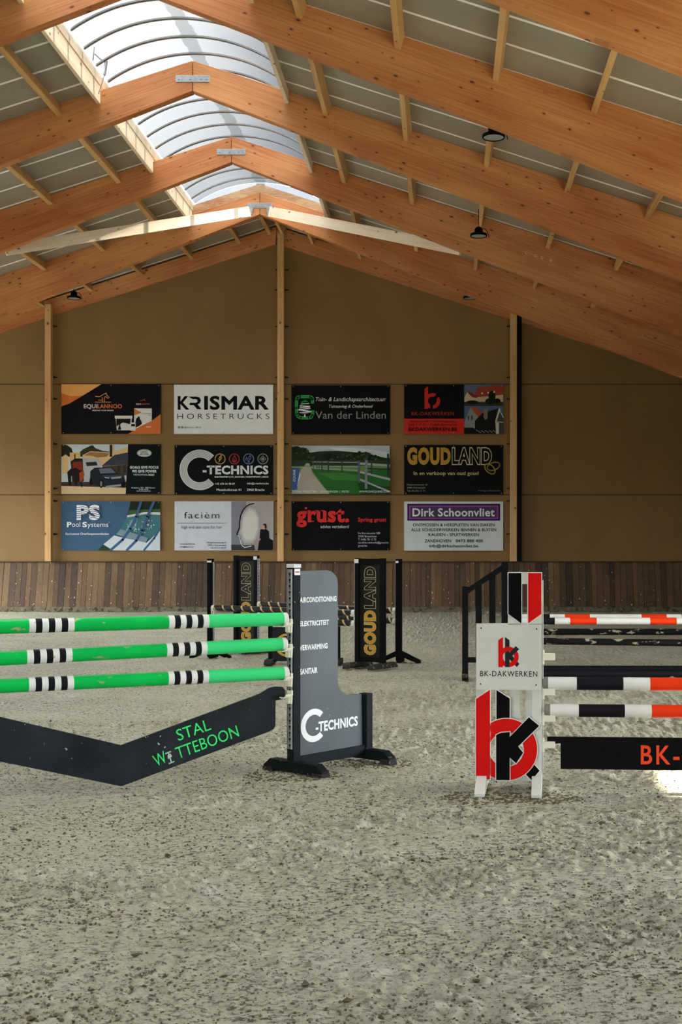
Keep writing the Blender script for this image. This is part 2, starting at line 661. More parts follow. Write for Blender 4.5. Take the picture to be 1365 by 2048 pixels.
def make_floor():
    fx0, fx1, fy0, fy1 = -4.0, 3.2, 4.3, 11.5
    xs = np.concatenate([np.linspace(XL, fx0, 60, endpoint=False), np.arange(fx0, fx1, .0125), np.linspace(fx1, XRW, 30)])
    ys = np.concatenate([np.linspace(YFRONT, fy0, 50, endpoint=False), np.arange(fy0, 8.0, .0125), np.arange(8.0, fy1, .02), np.linspace(fy1, YW + .1, 150)])
    X, Y = np.meshgrid(xs, ys)
    Z = floor_height(X, Y)
    n, mrow = len(ys), len(xs)
    v = np.stack([X, Y, Z], -1).reshape(-1, 3)
    i = np.arange((n - 1) * (mrow - 1))
    r, c = i // (mrow - 1), i % (mrow - 1)
    k = r * mrow + c
    f = np.stack([k, k + 1, k + mrow + 1, k + mrow], -1)
    me = bpy.data.meshes.new('floor')
    me.vertices.add(len(v))
    me.vertices.foreach_set('co', v.ravel())
    me.loops.add(f.size)
    me.loops.foreach_set('vertex_index', f.ravel())
    me.polygons.add(len(f))
    me.polygons.foreach_set('loop_start', np.arange(0, f.size, 4))
    me.polygons.foreach_set('use_smooth', np.ones(len(f), bool))
    me.update(calc_edges=True)
    o = bpy.data.objects.new('floor', me)
    COL.objects.link(o)
    m, t, b = nt('arena_sand')
    v1 = coords(t)
    base = ramp(t, noise(t, v1, 1.3, 4, .6), [(.3, lin((202, 195, 166))), (.55, lin((221, 215, 188))), (.75, lin((232, 228, 206)))])
    fine = noise(t, v1, 46, 5, .65)
    col = mixc(t, .42, base, ramp(t, fine, [(.3, lin((140, 135, 108))), (.48, lin((208, 204, 178))), (.7, lin((228, 225, 206)))]))
    crumb = noise(t, coords(t, (.75, 1, 1)), 36, 8, .74)
    zone = ramp(t, noise(t, v1, 1.1, 3), [(.35, (.0, .0, .0)), (.65, (1, 1, 1))])
    msk = ramp(t, crumb, [(.53, (0, 0, 0)), (.575, (1, 1, 1))])
    msk2 = ramp(t, noise(t, v1, 34, 2, .5), [(.61, (0, 0, 0)), (.65, (1, 1, 1))])
    col = mixc(t, mth(t, 'MULTIPLY', msk, mth(t, 'MULTIPLY_ADD', zone, .6, .36)), col, lin((78, 70, 48)))
    col = mixc(t, mth(t, 'MULTIPLY', msk2, .6), col, lin((84, 80, 62)))
    link(t, col, b.inputs['Base Color'])
    b.inputs['Roughness'].default_value = .95
    b.inputs['Specular IOR Level'].default_value = .15
    hh = mth(t, 'ADD', mth(t, 'MULTIPLY', crumb, 1.8), mth(t, 'MULTIPLY', fine, .6))
    bump(t, b, hh, .9, .035)
    me.materials.append(m)
    structure(o)
    return o


make_floor()

SOIL = paint((86, 78, 56), .95, .3, 40, name='damp_sand')


def make_clods():
    """Loose crumbs of damp sand on the raked surface: nobody could count them."""
    r = np.random.RandomState(11)
    mb = MB()
    base = [(0, 0, 1), (.9, 0, .35), (.28, .86, .35), (-.73, .53, .35), (-.73, -.53, .35), (.28, -.86, .35), (0, 0, -.4)]
    fs = [(0, 1, 2), (0, 2, 3), (0, 3, 4), (0, 4, 5), (0, 5, 1), (6, 2, 1), (6, 3, 2), (6, 4, 3), (6, 5, 4), (6, 1, 5)]
    N = 26000
    d = 4.4 + 8.5 * r.rand(N) ** 1.25
    for k in range(N):
        Y = d[k]
        X = (-.372 + .58 * r.rand()) * Y
        z = float(value_noise(np.array(X / .9 + 40), np.array(Y / .45 + 13), 9))
        if r.rand() > .18 + .62 * z * z:
            continue
        s = .003 + .006 * r.rand() ** 2.2 + (.012 * r.rand() if r.rand() < .02 else 0)
        h = float(floor_height(np.array(X), np.array(Y)))
        w = r.rand() * 6.28
        c, sn = math.cos(w), math.sin(w)
        sx, sy, sz = s * (1 + .8 * r.rand()), s * (.7 + .5 * r.rand()), s * (.6 + .6 * r.rand())
        vs = []
        for (x, y, zz) in base:
            j = .6 + .8 * r.rand()
            x, y, zz = x * sx * j, y * sy * j, zz * sz * j
            vs.append((X + x * c - y * sn, Y + x * sn + y * c, h + zz + sz * .15))
        mb.add(vs, fs, SOIL)
    o = mb.build('sand_clods')
    o['kind'] = 'stuff'
    o['label'] = 'loose damp crumbs of sand scattered over the raked arena floor'
    o['category'] = 'sand'


make_clods()

# ---- walls
WALL_TOP = lambda u: ZT - KT * abs(u)


def wall_material():
    m, t, b = nt('tan_wall_panel')
    v = coords(t)
    n = noise(t, coords(t, (.4, 1, .25)), 2.0, 3)
    fine = noise(t, coords(t, (1, 1, 3)), 60, 2)
    col = ramp(t, n, [(.3, lin((124, 95, 53))), (.7, lin((136, 106, 61)))])
    col = mixc(t, .12, col, ramp(t, fine, [(.3, lin((106, 84, 52))), (.7, lin((170, 140, 94)))]))
    sx = t.nodes.new('ShaderNodeSeparateXYZ')
    link(t, v, sx.inputs[0])
    for z in (HC + (VY - 768.5) / 68.75, HC + (VY - 989.5) / 68.75):
        d = mth(t, 'ABSOLUTE', mth(t, 'SUBTRACT', sx.outputs['Z'], z))
        col = mixc(t, mth(t, 'MULTIPLY', mth(t, 'LESS_THAN', d, .016), .75), col, lin((40, 30, 16)))
    link(t, col, b.inputs['Base Color'])
    b.inputs['Roughness'].default_value = .6
    b.inputs['Specular IOR Level'].default_value = .25
    return m


WALL = wall_material()
mb = MB()
mb.prism([(XL, -.3), (XRW, -.3), (XRW, WALL_TOP(EAVE)), (XR, WALL_TOP(0)), (XL, WALL_TOP(EAVE))], YW, YW + .15, WALL)
structure(mb.build('wall_back'))

OPEN_Z0, OPEN_Z1 = .9, 4.8          # unseen open band added along the left-hand side wall for daylight
OPEN_Y0, OPEN_Y1 = 22.0, 35.6
mb = MB()
ztop = WALL_TOP(EAVE)
mb.box((XL - .15, YFRONT, -.3), (XL, YW, OPEN_Z0), WALL)
mb.box((XL - .15, YFRONT, OPEN_Z1), (XL, YW, ztop + .1), WALL)
mb.box((XL - .15, YFRONT, OPEN_Z0), (XL, OPEN_Y0, OPEN_Z1), WALL)
mb.box((XL - .15, OPEN_Y1, OPEN_Z0), (XL, YW, OPEN_Z1), WALL)
structure(mb.build('wall_left'))

SUNWIN = (8.75, 9.8, 4.25, 4.78)       # small hatch in the right-hand side wall (y0, y1, z0, z1)
DARKWALL = paint((70, 58, 42), .7, .2, 3, name='dark_side_wall')
SIDE = (4.0, 14.5, 3.55)              # unseen wide doorway added under the hatch for sun bounce (y0, y1, height): the sun falls in low
mb = MB()
def rw(y0, y1, z0, z1):
    mb.box((XRW, y0, z0), (XRW + .15, y1, z1), DARKWALL)
rw(YFRONT, SIDE[0], -.3, SUNWIN[2]); rw(SIDE[1], YW, -.3, SUNWIN[2]); rw(SIDE[0], SIDE[1], SIDE[2], SUNWIN[2])
rw(YFRONT, SUNWIN[0], SUNWIN[2], SUNWIN[3]); rw(SUNWIN[1], YW, SUNWIN[2], SUNWIN[3]); rw(YFRONT, YW, SUNWIN[3], ztop + .1)
structure(mb.build('wall_right'))

ADDED_DOOR = (-14.0, -3.0, 3.6)              # unseen wide doorway added in the near end wall for daylight (x0, x1, height)
mb = MB()
mb.prism([(XL, -.3), (ADDED_DOOR[0], -.3), (ADDED_DOOR[0], ADDED_DOOR[2]), (ADDED_DOOR[1], ADDED_DOOR[2]), (ADDED_DOOR[1], -.3), (XRW, -.3), (XRW, WALL_TOP(EAVE)),
          (XR, WALL_TOP(0)), (XL, WALL_TOP(EAVE))], YFRONT - .15, YFRONT, WALL)
structure(mb.build('wall_front'))

portal('portal_right', (XRW + .02, (SIDE[0] + SIDE[1]) / 2, SIDE[2] / 2), (0, math.radians(90), 0), SIDE[2], SIDE[1] - SIDE[0])
portal('portal_left', (XL - .02, (OPEN_Y0 + OPEN_Y1) / 2, (OPEN_Z0 + OPEN_Z1) / 2), (0, math.radians(-90), 0), OPEN_Z1 - OPEN_Z0, OPEN_Y1 - OPEN_Y0)
portal('portal_front', ((ADDED_DOOR[0] + ADDED_DOOR[1]) / 2, YFRONT - .02, ADDED_DOOR[2] / 2), (math.radians(90), 0, 0), ADDED_DOOR[1] - ADDED_DOOR[0], ADDED_DOOR[2])

# ---- kick wall of upright planks at the foot of the end wall, with its concrete sill
BROWNS = [wood('weathered_plank', *c, knots=False, lam=False, grain=1, rough=.7) for c in (
    ((90, 65, 40), (63, 43, 25), (112, 84, 53)), ((100, 75, 47), (75, 53, 31), (120, 92, 58)), ((77, 55, 35), (55, 38, 23), (95, 70, 47)),
    ((110, 84, 53), (84, 60, 36), (132, 104, 68)), ((67, 50, 33), (47, 33, 21), (85, 65, 45)))]
for m_ in BROWNS:      # grain upright
    for n_ in m_.node_tree.nodes:
        if n_.bl_idname == 'ShaderNodeMapping':
            s_ = n_.inputs['Scale'].default_value
            n_.inputs['Scale'].default_value = (s_[1], s_[2], s_[0])
SPLASH = paint((190, 182, 160), .9, .1, 5, name='dried_splash')
mb = MB()
ZK0, ZK1 = HC + (VY - 1212.5) / 68.75, HC + (VY - 1124.5) / 68.75
x = XL + .02
while x < XRW - .2:
    w = random.choice((.14, .165, .175, .19))
    a, c = YW - .34 - random.random() * .012, YW - .03
    mb.prism([(a, ZK0), (a + .035, ZK0), (c + .0, ZK1), (c - .035 - random.random() * .012, ZK1)], x + .004, min(x + w, XRW) - .004,
             random.choices(BROWNS, (4, 3, 3, 2, 2))[0], axis='x')
    x += w
kw = mb.build('baseboard_back')
structure(kw)
kw['label'] = 'dark brown upright plank kick wall along the foot of the end wall'
mb = MB()
for _ in range(330):
    zz = ZK0 + .05 + (ZK1 - ZK0) * random.random() ** 2.2
    k = (zz - ZK0) / (ZK1 - ZK0)
    yy = YW - .362 + k * .296 - .012
    xx = -12.5 + 19 * random.random()
    s = .008 + .02 * random.random() ** 3
    mb.flat(ngon(xx, zz, s * .7, s * random.uniform(.7, 1.4), 6), yy, SPLASH)
o = mb.build('baseboard_splashes', kw)
mb = MB()
SILL = paint((110, 104, 84), .9, .3, 9, chips=(64, 66, 46), chip_amt=.55, chip_scale=7, name='mossy_concrete')
mb.box((XL, YW - .42, -.2), (XRW, YW - .3, HC + (VY - 1212.5) / 68.75), SILL)
structure(mb.build('trim_1', bevel=.01))
mb = MB()
mb.box((XL, YW - .12, ZK1), (XRW, YW, ZK1 + .03), paint((70, 52, 32), .7, .2, 8))
structure(mb.build('trim_2'))

# ---- roof slopes (insulated panels on the purlins) with the opening for the skylight
def roof_material():
    m, t, b = nt('roof_panel')
    n = noise(t, coords(t, (.3, 1, .3)), 1.2, 2)
    col = ramp(t, n, [(.3, lin((140, 136, 120))), (.7, lin((150, 146, 130)))])
    sx = t.nodes.new('ShaderNodeSeparateXYZ')
    link(t, coords(t), sx.inputs[0])
    fr = mth(t, 'FRACT', mth(t, 'DIVIDE', mth(t, 'SUBTRACT', sx.outputs['Y'], 17.78 - .966 * 40), .966))
    ln = mth(t, 'LESS_THAN', fr, .075)
    col = mixc(t, ln, col, lin((250, 249, 244)))
    link(t, col, b.inputs['Base Color'])
    b.inputs['Roughness'].default_value = .4
    return m


ROOF = roof_material()
UK = 1.86                              # half width of the skylight opening
YE = YT[0] + .1                        # its far end
for sgn in (-1, 1):
    mb = MB()
    def slope(u0, u1, y0, y1):
        pts = [(XR + sgn * u0, ZT - KT * u0), (XR + sgn * u1, ZT - KT * u1), (XR + sgn * u1, ZT - KT * u1 + .13), (XR + sgn * u0, ZT - KT * u0 + .13)]
        mb.prism(pts, y0, y1, ROOF)
    slope(UK, EAVE + .3, YFRONT - .2, YE)
    slope(0, EAVE + .3, YE, YW + .2)
    structure(mb.build('ceiling'))


# ---- glulam roof frames
def rafter_mesh():
    """One rafter, local x down the slope, z across the section; turned about the ridge into place."""
    mid = math.atan((KT + KB) / 2)
    mb = MB()
    c, s = math.cos(-mid), math.sin(-mid)
    def loc(u, z):       # world (u, z from apex) -> local along the slope
        return (u * c + z * s, -u * s + z * c)
    H = 9.5 - 8.91
    pts = [loc(.006, 0), loc(.006, -H), loc(EAVE - .02, -H - KB * EAVE), loc(EAVE - .02, -KT * EAVE)]
    mb.prism([(p[0], p[1]) for p in pts], -.10, .10, GLULAM)
    return mb, mid


RAFT, MID = rafter_mesh()
PLATE_W, PLATE_H = .66, .13
ORD = ['first', 'second', 'third', 'fourth', 'fifth', 'sixth', 'seventh', 'eighth']
plate_src = rafter_src = None
for k, yt in enumerate(YT[:5]):
    t = thing('roof_truss', f'orange glulam timber roof truss, {ORD[k]} one counted from the end wall',
              'roof truss', (XR, yt, ZT), 0, 'glulam roof trusses')
    for sgn in (1, -1):
        if rafter_src is None:
            o = rafter_src = RAFT.build('rafter', t, bevel=.008)
        else:
            o = rafter_src.copy()
            COL.objects.link(o)
            o.parent = t
        o.rotation_euler = (0, MID, 0) if sgn == 1 else (0, MID, math.pi)
    mb = MB()
    mb.box((-PLATE_W / 2, -.114, -.42), (PLATE_W / 2, -.102, -.29), STEEL)
    pl = mb.build('steel_plate', t, bevel=.003, label='galvanised steel plate bolted across the apex')
    for bx in ((-.27, -.1, .1, .27) if k == 0 else (-.27, -.05, .27, .16)):
        mb = MB()
        mb.tube([(bx, -.112, -.355), (bx, -.13, -.355)], .02, STEEL, 6)
        mb.build('bolt', pl)
    if k == 0:
        for sgn in (-1, 1):
            mb = MB()
            mb.prism([(sgn * .17, -.4), (sgn * .33, -.4), (sgn * .29, -.60), (sgn * .2, -.60)], -.128, -.115, STEEL)
            b2 = mb.build('bracket', t, label='galvanised steel bracket holding a brace')
            mb = MB()
            mb.tube([(sgn * .25, -.12, -.52), (sgn * .25, -.14, -.52)], .018, STEEL, 6)
            mb.build('bolt', b2)

# round plugs on the second truss, right-hand rafter
PLUG = paint((222, 190, 140), .6, .1, 9, name='wood_plug')
t2 = [o for o in COL.objects if o.name.startswith('roof_truss')][1]
for px, py in ((1054, 505.5), (1072, 511), (1085, 515), (1103, 520.5)):
    p = P(px, py, YT[1] - .102)
    mb = MB()
    mb.lathe([(.001, .004), (.03, .004), (.034, 0)], PLUG, 14, Matrix.Rotation(math.pi / 2, 4, 'X'))
    mb.lathe([(.001, .006), (.012, .005)], DARK, 10, Matrix.Rotation(math.pi / 2, 4, 'X'))
    o = mb.build('wood_plug', t2, label='pale round plug on the beam')
    o.location = p - Vector((XR, YT[1], ZT))

# ---- wind braces between the first and the second frame
for sgn, side in ((-1, 'left'), (1, 'right')):
    a = Vector((XR + sgn * .27, YT[0] - .16, ZT - .53))
    b = Vector((XR + sgn * 5.25, YT[1] + .14, HC + 6.97))
    d = (b - a)
    L = d.length
    xax = d.normalized()
    yax = Vector((0, 0, 1)).cross(xax).normalized()
    zax = xax.cross(yax)
    M = Matrix((xax, yax, zax)).transposed().to_4x4()
    M.translation = a
    mb = MB()
    mb.box((0, -.035, -.13), (L, .035, .13), PALE)
    o = mb.build('wind_brace', bevel=.004)
    o.matrix_world = M
    tag(o, f'pale planed plank bracing diagonally from the first truss apex down the {side} slope', 'brace', 'diagonal braces')

# ---- end rafters against the end wall
for sgn, side in ((-1, 'left'), (1, 'right')):
    mid = math.atan(KT)
    mb = MB()
    mb.prism([(.005, -.04), (EAVE * 1.048, -.04), (EAVE * 1.048, -.52), (.2, -.52)], -.05, .05, GLULAM)
    o = mb.build('end_rafter', bevel=.006)
    o.location = (XR, YW - .055, ZT)
    o.rotation_euler = (0, mid, 0) if sgn == 1 else (0, mid, math.pi)
    tag(o, f'timber rafter lying against the end wall under the {side} roof slope', 'rafter', 'rafters on the end wall')

# ---- purlins
US = [2.64 + 1.55 * k for k in range(6)]
USW = [.25, 1.12, 2.5, 3.95, 5.4, 6.8, 8.3, 9.8]
BAYS = [('end wall and first truss', YW - .2, YT[0] + .1)] + [
    (f'{ORD[k]} and {ORD[k + 1]} trusses', YT[k] - .1, YT[k + 1] + .1) for k in range(4)]
pur_src = {}
for bi, (bname, y1, y0) in enumerate(BAYS):
    for sgn, side in ((-1, 'left'), (1, 'right')):
        for k, u in enumerate(USW if bi == 0 else US):
            z = ZT - KT * u
            X = XR + sgn * u
            vis = any(-60 < VX + X * F / yy < 1425 and VY - (z - .2 - HC) * F / yy > -60 for yy in (y0, (y0 + y1) / 2, y1))
            if not vis:
                continue
            if bi not in pur_src:
                mb = MB()
                mb.box((-(y1 - y0) / 2, -.05, -.235), ((y1 - y0) / 2, .05, -.003), PURLIN)
                o = pur_src[bi] = mb.build('purlin', bevel=.004)
            else:
                o = pur_src[bi].copy()
                COL.objects.link(o)
            o.location = (X, (y0 + y1) / 2, z)
            R = Matrix.Rotation(sgn * math.atan(KT), 4, 'Y') @ Matrix.Rotation(math.pi / 2, 4, 'Z')
            o.rotation_euler = R.to_euler()
            tag(o, f'purlin, {ORD[k]} from ridge, {side} slope, between {bname}', 'purlin', 'roof purlins')

# ---- skylight: kerbs, opal sheet, ribs
def glaze_mat():
    m, t, b = nt('opal_polycarbonate')
    out = [n for n in t.nodes if n.bl_idname == 'ShaderNodeOutputMaterial'][0]
    t.nodes.remove(b)
    v = coords(t)
    sx = t.nodes.new('ShaderNodeSeparateXYZ')
    link(t, v, sx.inputs[0])
    # leaf dirt collected along the crown
    d = mth(t, 'ABSOLUTE', sx.outputs['X'])
    nn = noise(t, coords(t, (3, .8, 1)), 3.0, 4, .7)
    band = mth(t, 'LESS_THAN', mth(t, 'ADD', d, mth(t, 'MULTIPLY', nn, -.26)), .0)
    base = ramp(t, noise(t, coords(t, (.6, .6, .6)), 1.5, 3), [(.3, (.23, .237, .244)), (.7, (.255, .255, .255))])
    col = mixc(t, mth(t, 'MULTIPLY', band, .55), base, (.09, .092, .09))
    tr = t.nodes.new('ShaderNodeBsdfTransparent')
    # multiwall sheet: lets less through at a slant
    lw = t.nodes.new('ShaderNodeLayerWeight')
    lw.inputs['Blend'].default_value = .5
    co = mth(t, 'POWER', mth(t, 'SUBTRACT', 1.0, lw.outputs['Facing']), 1.75)
    col = mixc(t, 1.0, col, co, 'MULTIPLY')
    link(t, col, tr.inputs['Color'])
    gl = t.nodes.new('ShaderNodeBsdfGlossy')
    gl.inputs['Roughness'].default_value = .25
    gl.inputs['Color'].default_value = (.6, .6, .6, 1)
    mx = t.nodes.new('ShaderNodeMixShader')
    mx.inputs['Fac'].default_value = .04
    link(t, tr.outputs[0], mx.inputs[1])
    link(t, gl.outputs[0], mx.inputs[2])
    link(t, mx.outputs[0], out.inputs['Surface'])
    return m


GLAZE = glaze_mat()
UZ, ZS, ZC = 1.75, HC + 9.24, HC + 9.80
RISE = ZC - ZS
RAD = (UZ * UZ + RISE * RISE) / (2 * RISE)


def arch(u, dz=0.0):
    return ZC - RAD + math.sqrt(max(RAD * RAD - u * u, 0)) + dz


sk = thing('skylight', 'long arched opal skylight with curved ribs along the roof ridge', 'skylight', (XR, 0, 0))
mb = MB()
NU = 28
us = [-UZ + 2 * UZ * i / NU for i in range(NU + 1)]
vs = [(u, y, arch(u)) for y in (YFRONT, YE) for u in us]
mb.add(vs, [(i, i + 1, NU + 2 + i, NU + 1 + i) for i in range(NU)], GLAZE, None, True)
mb.build('glazing', sk)
RIBM = paint((150, 152, 152), .5, .08, 6, metal=.2, name='rib_aluminium')
rib_src = None
yr = 32.6
while yr > 13.5:
    if rib_src is None:
        mb = MB()
        n = 24
        uu = [-UZ + 2 * UZ * i / n for i in range(n + 1)]
        for a, b, h0, h1 in ((-.04, -.016, -.034, -.005), (.016, .04, -.034, -.005), (-.018, .018, -.012, -.004)):
            vs = []
            for u in uu:
                for (yy, hh) in ((a, h0), (b, h0), (b, h1), (a, h1)):
                    vs.append((u, yy, arch(u, hh)))
            fs = []
            for i in range(n):
                for q in range(4):
                    fs.append((i * 4 + q, i * 4 + (q + 1) % 4, (i + 1) * 4 + (q + 1) % 4, (i + 1) * 4 + q))
            mb.add(vs, fs, RIBM)
        o = rib_src = mb.build('rib', sk)
    else:
        o = rib_src.copy()
        COL.objects.link(o)
        o.parent = sk
    o.location = (0, yr, 0)
    yr -= .81
kerb_src = {}
for bi in range(1, 6):
    y1 = YT[bi - 1] - .1
    y0 = YT[bi] + .1
    for sgn in (-1, 1):
        mb = MB()
        L = y1 - y0
        mb.box((-L / 2, -.035, -.24), (L / 2, .035, .33), PALE)
        o = mb.build('kerb_board', sk, bevel=.004)
        o.location = (sgn * (UK - .04), (y0 + y1) / 2, ZT - KT * UK)
        o.rotation_euler = (0, 0, math.pi / 2)
mb = MB()
mb.prism([(-UK, ZT - KT * UK), (0, ZT), (UK, ZT - KT * UK), (UK, ZT - KT * UK + .22), (0, ZT + .22), (-UK, ZT - KT * UK + .22)], YT[0] - .09, YT[0] - .05, OSB)
mb.build('end_board', sk, label='strand board closing the far end of the skylight')
for sgn in (-1, 1):
    mb = MB()
    mb.box((-.03, YFRONT, ZT - KT * UK + .1), (.03, YE, ZS), PALE)
    o = mb.build('upstand', sk)
    o.location = (sgn * (UZ + .045), 0, 0)
# closing caps of the roof opening near the eye and at the far end
mb = MB()
mb.box((-UK, YFRONT - .1, ZT - KT * UK), (UK, YFRONT, ZC + .05), PALE)
mb.build('near_board', sk)
mb = MB()
mb.prism([(-UZ, ZT - KT * UZ + .2)] + [(u, arch(u, -.01)) for u in us] + [(UZ, ZT - KT * UZ + .2), (0, ZT + .2)], YE - .02, YE, GLAZE)
mb.build('end_pane', sk)
portal('portal_skylight', (XR, (YFRONT + YE) / 2, ZC + .03), (0, 0, 0), 2 * UZ, YE - YFRONT)

# ---- window opener on the left kerb
op = thing('skylight_opener', 'small steel scissor opener with two arms on the left skylight kerb', 'opener', (0, 0, 0))
YO = 23.7
pp = lambda x, y: P(x, y, YO)
mb = MB(); mb.tube([pp(189, 94), pp(186, 120), pp(175, 152)], .012, STEEL, 6); mb.build('arm', op)
mb = MB(); mb.tube([pp(190, 108), pp(200, 117), pp(213, 127)], .016, STEEL, 6); mb.build('arm', op)
mb = MB(); mb.tube([pp(213, 122), pp(209, 150)], .028, STEEL, 6); mb.build('cylinder', op)
mb = MB(); mb.tube([pp(209, 150), pp(203, 170), pp(197, 188)], .01, STEEL, 6); mb.build('rod', op)

# ---- posts of the end wall
for (x0, x1, ytop, side, where) in ((92, 104, 612, 'left', 'beside the leftmost boards'), (556, 569, 472, 'middle', 'between the two halves of the board display'),
                                    (1021, 1034, 622, 'right', 'beside the rightmost boards')):
    X = ((x0 + x1) / 2 - VX) / 68.75 * (YW - .2) / YW
    w = (x1 - x0) / 68.75
    zt_ = HC + (VY - ytop) / 68.75
    t = thing('wall_post', f'slim timber post up the end wall {where}', 'post', (X, YW, ZK1 + .03), 0, 'posts of the end wall')
    mb = MB()
    o = None
    mb.box((0, -w / 2, -.1), (zt_ - ZK1 - .03, w / 2, .1), PURLIN)
    o = mb.build('shaft', t, bevel=.006)
    o.location = (0, -.215, 0)
    o.rotation_euler = Matrix(((0, 1, 0), (0, 0, 1), (1, 0, 0))).to_euler()      # grain upright
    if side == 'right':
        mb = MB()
        mb.box((w / 2 + .01, -.14, 0), (w / 2 + .15, -.0, zt_ - ZK1 - .1), DARK)  # dark box added where the wall beside the post is in shadow
        mb.build('shadow_strip', t, label='black strip standing in for the shadow along the post')
    for py in (653, 755, 798, 888, 977, 1002, 1068, 540, 580):
        zz = HC + (VY - py) / 68.75
        if zz > zt_ - .3:
            continue
        for sgn in (-1, 1):
            mb = MB()
            mb.box((0, -.03, -.014), (sgn * .1, -.006, .014), DARK)
            mb.box((0, -.05, -.03), (sgn * .02, -.006, .03), DARK)
            c = mb.build('clip', t)
            c.location = (sgn * (w / 2), 0, zz - ZK1 - .03)

# ---- high-bay lamps (switched off)
LENS = paint((150, 152, 146), .3, .1, 8, name='frosted_lens')
for (px, py, Y, where) in ((988, 272, 20.4, 'between the third and fourth trusses, the largest lamp'), (958, 470, 27.2, 'between the first and third trusses'),
                           (148, 595, 34.6, 'above the left wall post'), (940, 595, 35.0, 'near the right wall post')):
    c = P(px, py, Y)
    t = thing('highbay_lamp', f'black round high-bay lamp hanging unlit {where}', 'lamp', c, 0, 'high-bay lamps')
    zr = ZT - KT * abs(c.x - XR) - .235
    mb = MB()
    mb.lathe([(.001, .17), (.05, .17), (.07, .15), (.09, .12), (.09, .05), (.15, .035), (.185, .02), (.19, -.02), (.18, -.035), (.165, -.03), (.165, -.02)], BLACK2, 28)
    mb.build('housing', t)
    mb = MB()
    mb.lathe([(.166, -.022), (.08, -.026), (.001, -.027)], LENS, 28)
    mb.build('lens', t, label='pale frosted disc lens')
    mb = MB()
    mb.tube([(0, 0, .17), (0, 0, max(.3, zr - c.z))], .009, BLACK2, 6)
    mb.build('hanger', t)
    mb = MB()
    mb.tube([(.06, 0, .15), (.16, 0, .12), (.21, -.02, .02), (.23, -.02, -.06)], .008, BLACK2, 6)
    mb.build('cable', t)

# ================================================================== sponsor boards on the end wall
SW = 68.75
ZM = 5.852                    # close-up units per photo px used to measure the prints
def ink(c):
    return paint(c, .5, .04, 3, spec=.1)


class Board:
    """A printed board; prints are measured in close-up units from (ox, 760)."""
    def __init__(self, ox, x0, y0, x1, y1, ground, label, cat='advertising board'):
        self.ox, self.n = ox, 0
        self.Y = YW - .03
        wx = lambda zx: (ox + zx / ZM - VX) / SW
        wz = lambda zy: HC + (VY - 760 - zy / ZM) / SW
        self.cx, self.cz = wx((x0 + x1) / 2), wz(y1)
        self.X = lambda zx: wx(zx) - self.cx
        self.Z = lambda zy: wz(zy) - self.cz
        self.t = thing('advertising_board', label, cat, (self.cx, self.Y, self.cz), 0, 'boards on the end wall')
        mb = MB()
        mb.box((self.X(x0), -.012, self.Z(y1)), (self.X(x1), .012, self.Z(y0)), ink(ground))
        mb.build('panel', self.t)
        for sx in (x0 + 22, (x0 + x1) / 2, x1 - 22):
            for sy in (y0 + 14, y1 - 14):
                mb = MB()
                mb.lathe([(.001, .004), (.010, .003), (.014, 0)], STEEL, 8, Matrix.Translation((self.X(sx), -.012, self.Z(sy))) @ Matrix.Rotation(math.pi / 2, 4, 'X'))
                mb.build('screw', self.t)
        self.mb = None
        self.part('print')

    def part(self, name, label=None):
        self.flush()
        self.name, self.lab, self.mb = name, label, MB()
        return self

    def flush(self):
        if self.mb is not None and self.mb.v:
            self.mb.build(self.name, self.t, label=self.lab)
        self.mb = None

    def y(self):
        self.n += 1
        return -.0122 - .0006 * self.n

    def poly(self, c, pts):
        self.mb.flat([(self.X(a), self.Z(b)) for a, b in pts], self.y(), ink(c))

    def rect(self, c, x0, y0, x1, y1):
        self.poly(c, [(x0, y0), (x1, y0), (x1, y1), (x0, y1)])

    def disc(self, c, cx, cy, rx, ry=None, n=28):
        self.poly(c, ngon(cx, cy, rx, ry, n))

    def ring(self, c, cx, cy, r, w, a0=0, a1=360, ky=1.0):
        y = self.y()
        for q in arc_poly(0, 0, r, r - w, a0, a1, 48):
            self.mb.flat([(self.X(cx + a), self.Z(cy - b * ky)) for a, b in q], y, ink(c))

    def line(self, c, w, pts):
        y = self.y()
        for q in stroke(pts, w):
            self.mb.flat([(self.X(a), self.Z(b)) for a, b in q], y, ink(c))

    def text(self, c, s, x0, x1, yb, yc, bold=0.0, **k):
        mb = MB()
        text(mb, s, self.X(x0), self.X(x1), self.Z(yb), self.Z(yc), self.y(), ink(c), bold, **k)
        mb.build(self.name, self.t, label=self.lab)

    def vtext(self, c, s, x0, x1, y0, y1, bold=0.0):
        """Reading upwards: glyph tops at x0, baseline at x1, from y0 (bottom) to y1 (top)."""
        M = Matrix.Translation((self.X(x1), 0, self.Z(y0))) @ Matrix.Rotation(-math.pi / 2, 4, 'Y')
        text(self.mb, s, 0, self.Z(y1) - self.Z(y0), 0, self.X(x1) - self.X(x0), self.y(), ink(c), bold, M=M)


WHT, BLK = (228, 230, 228), (13, 13, 18)

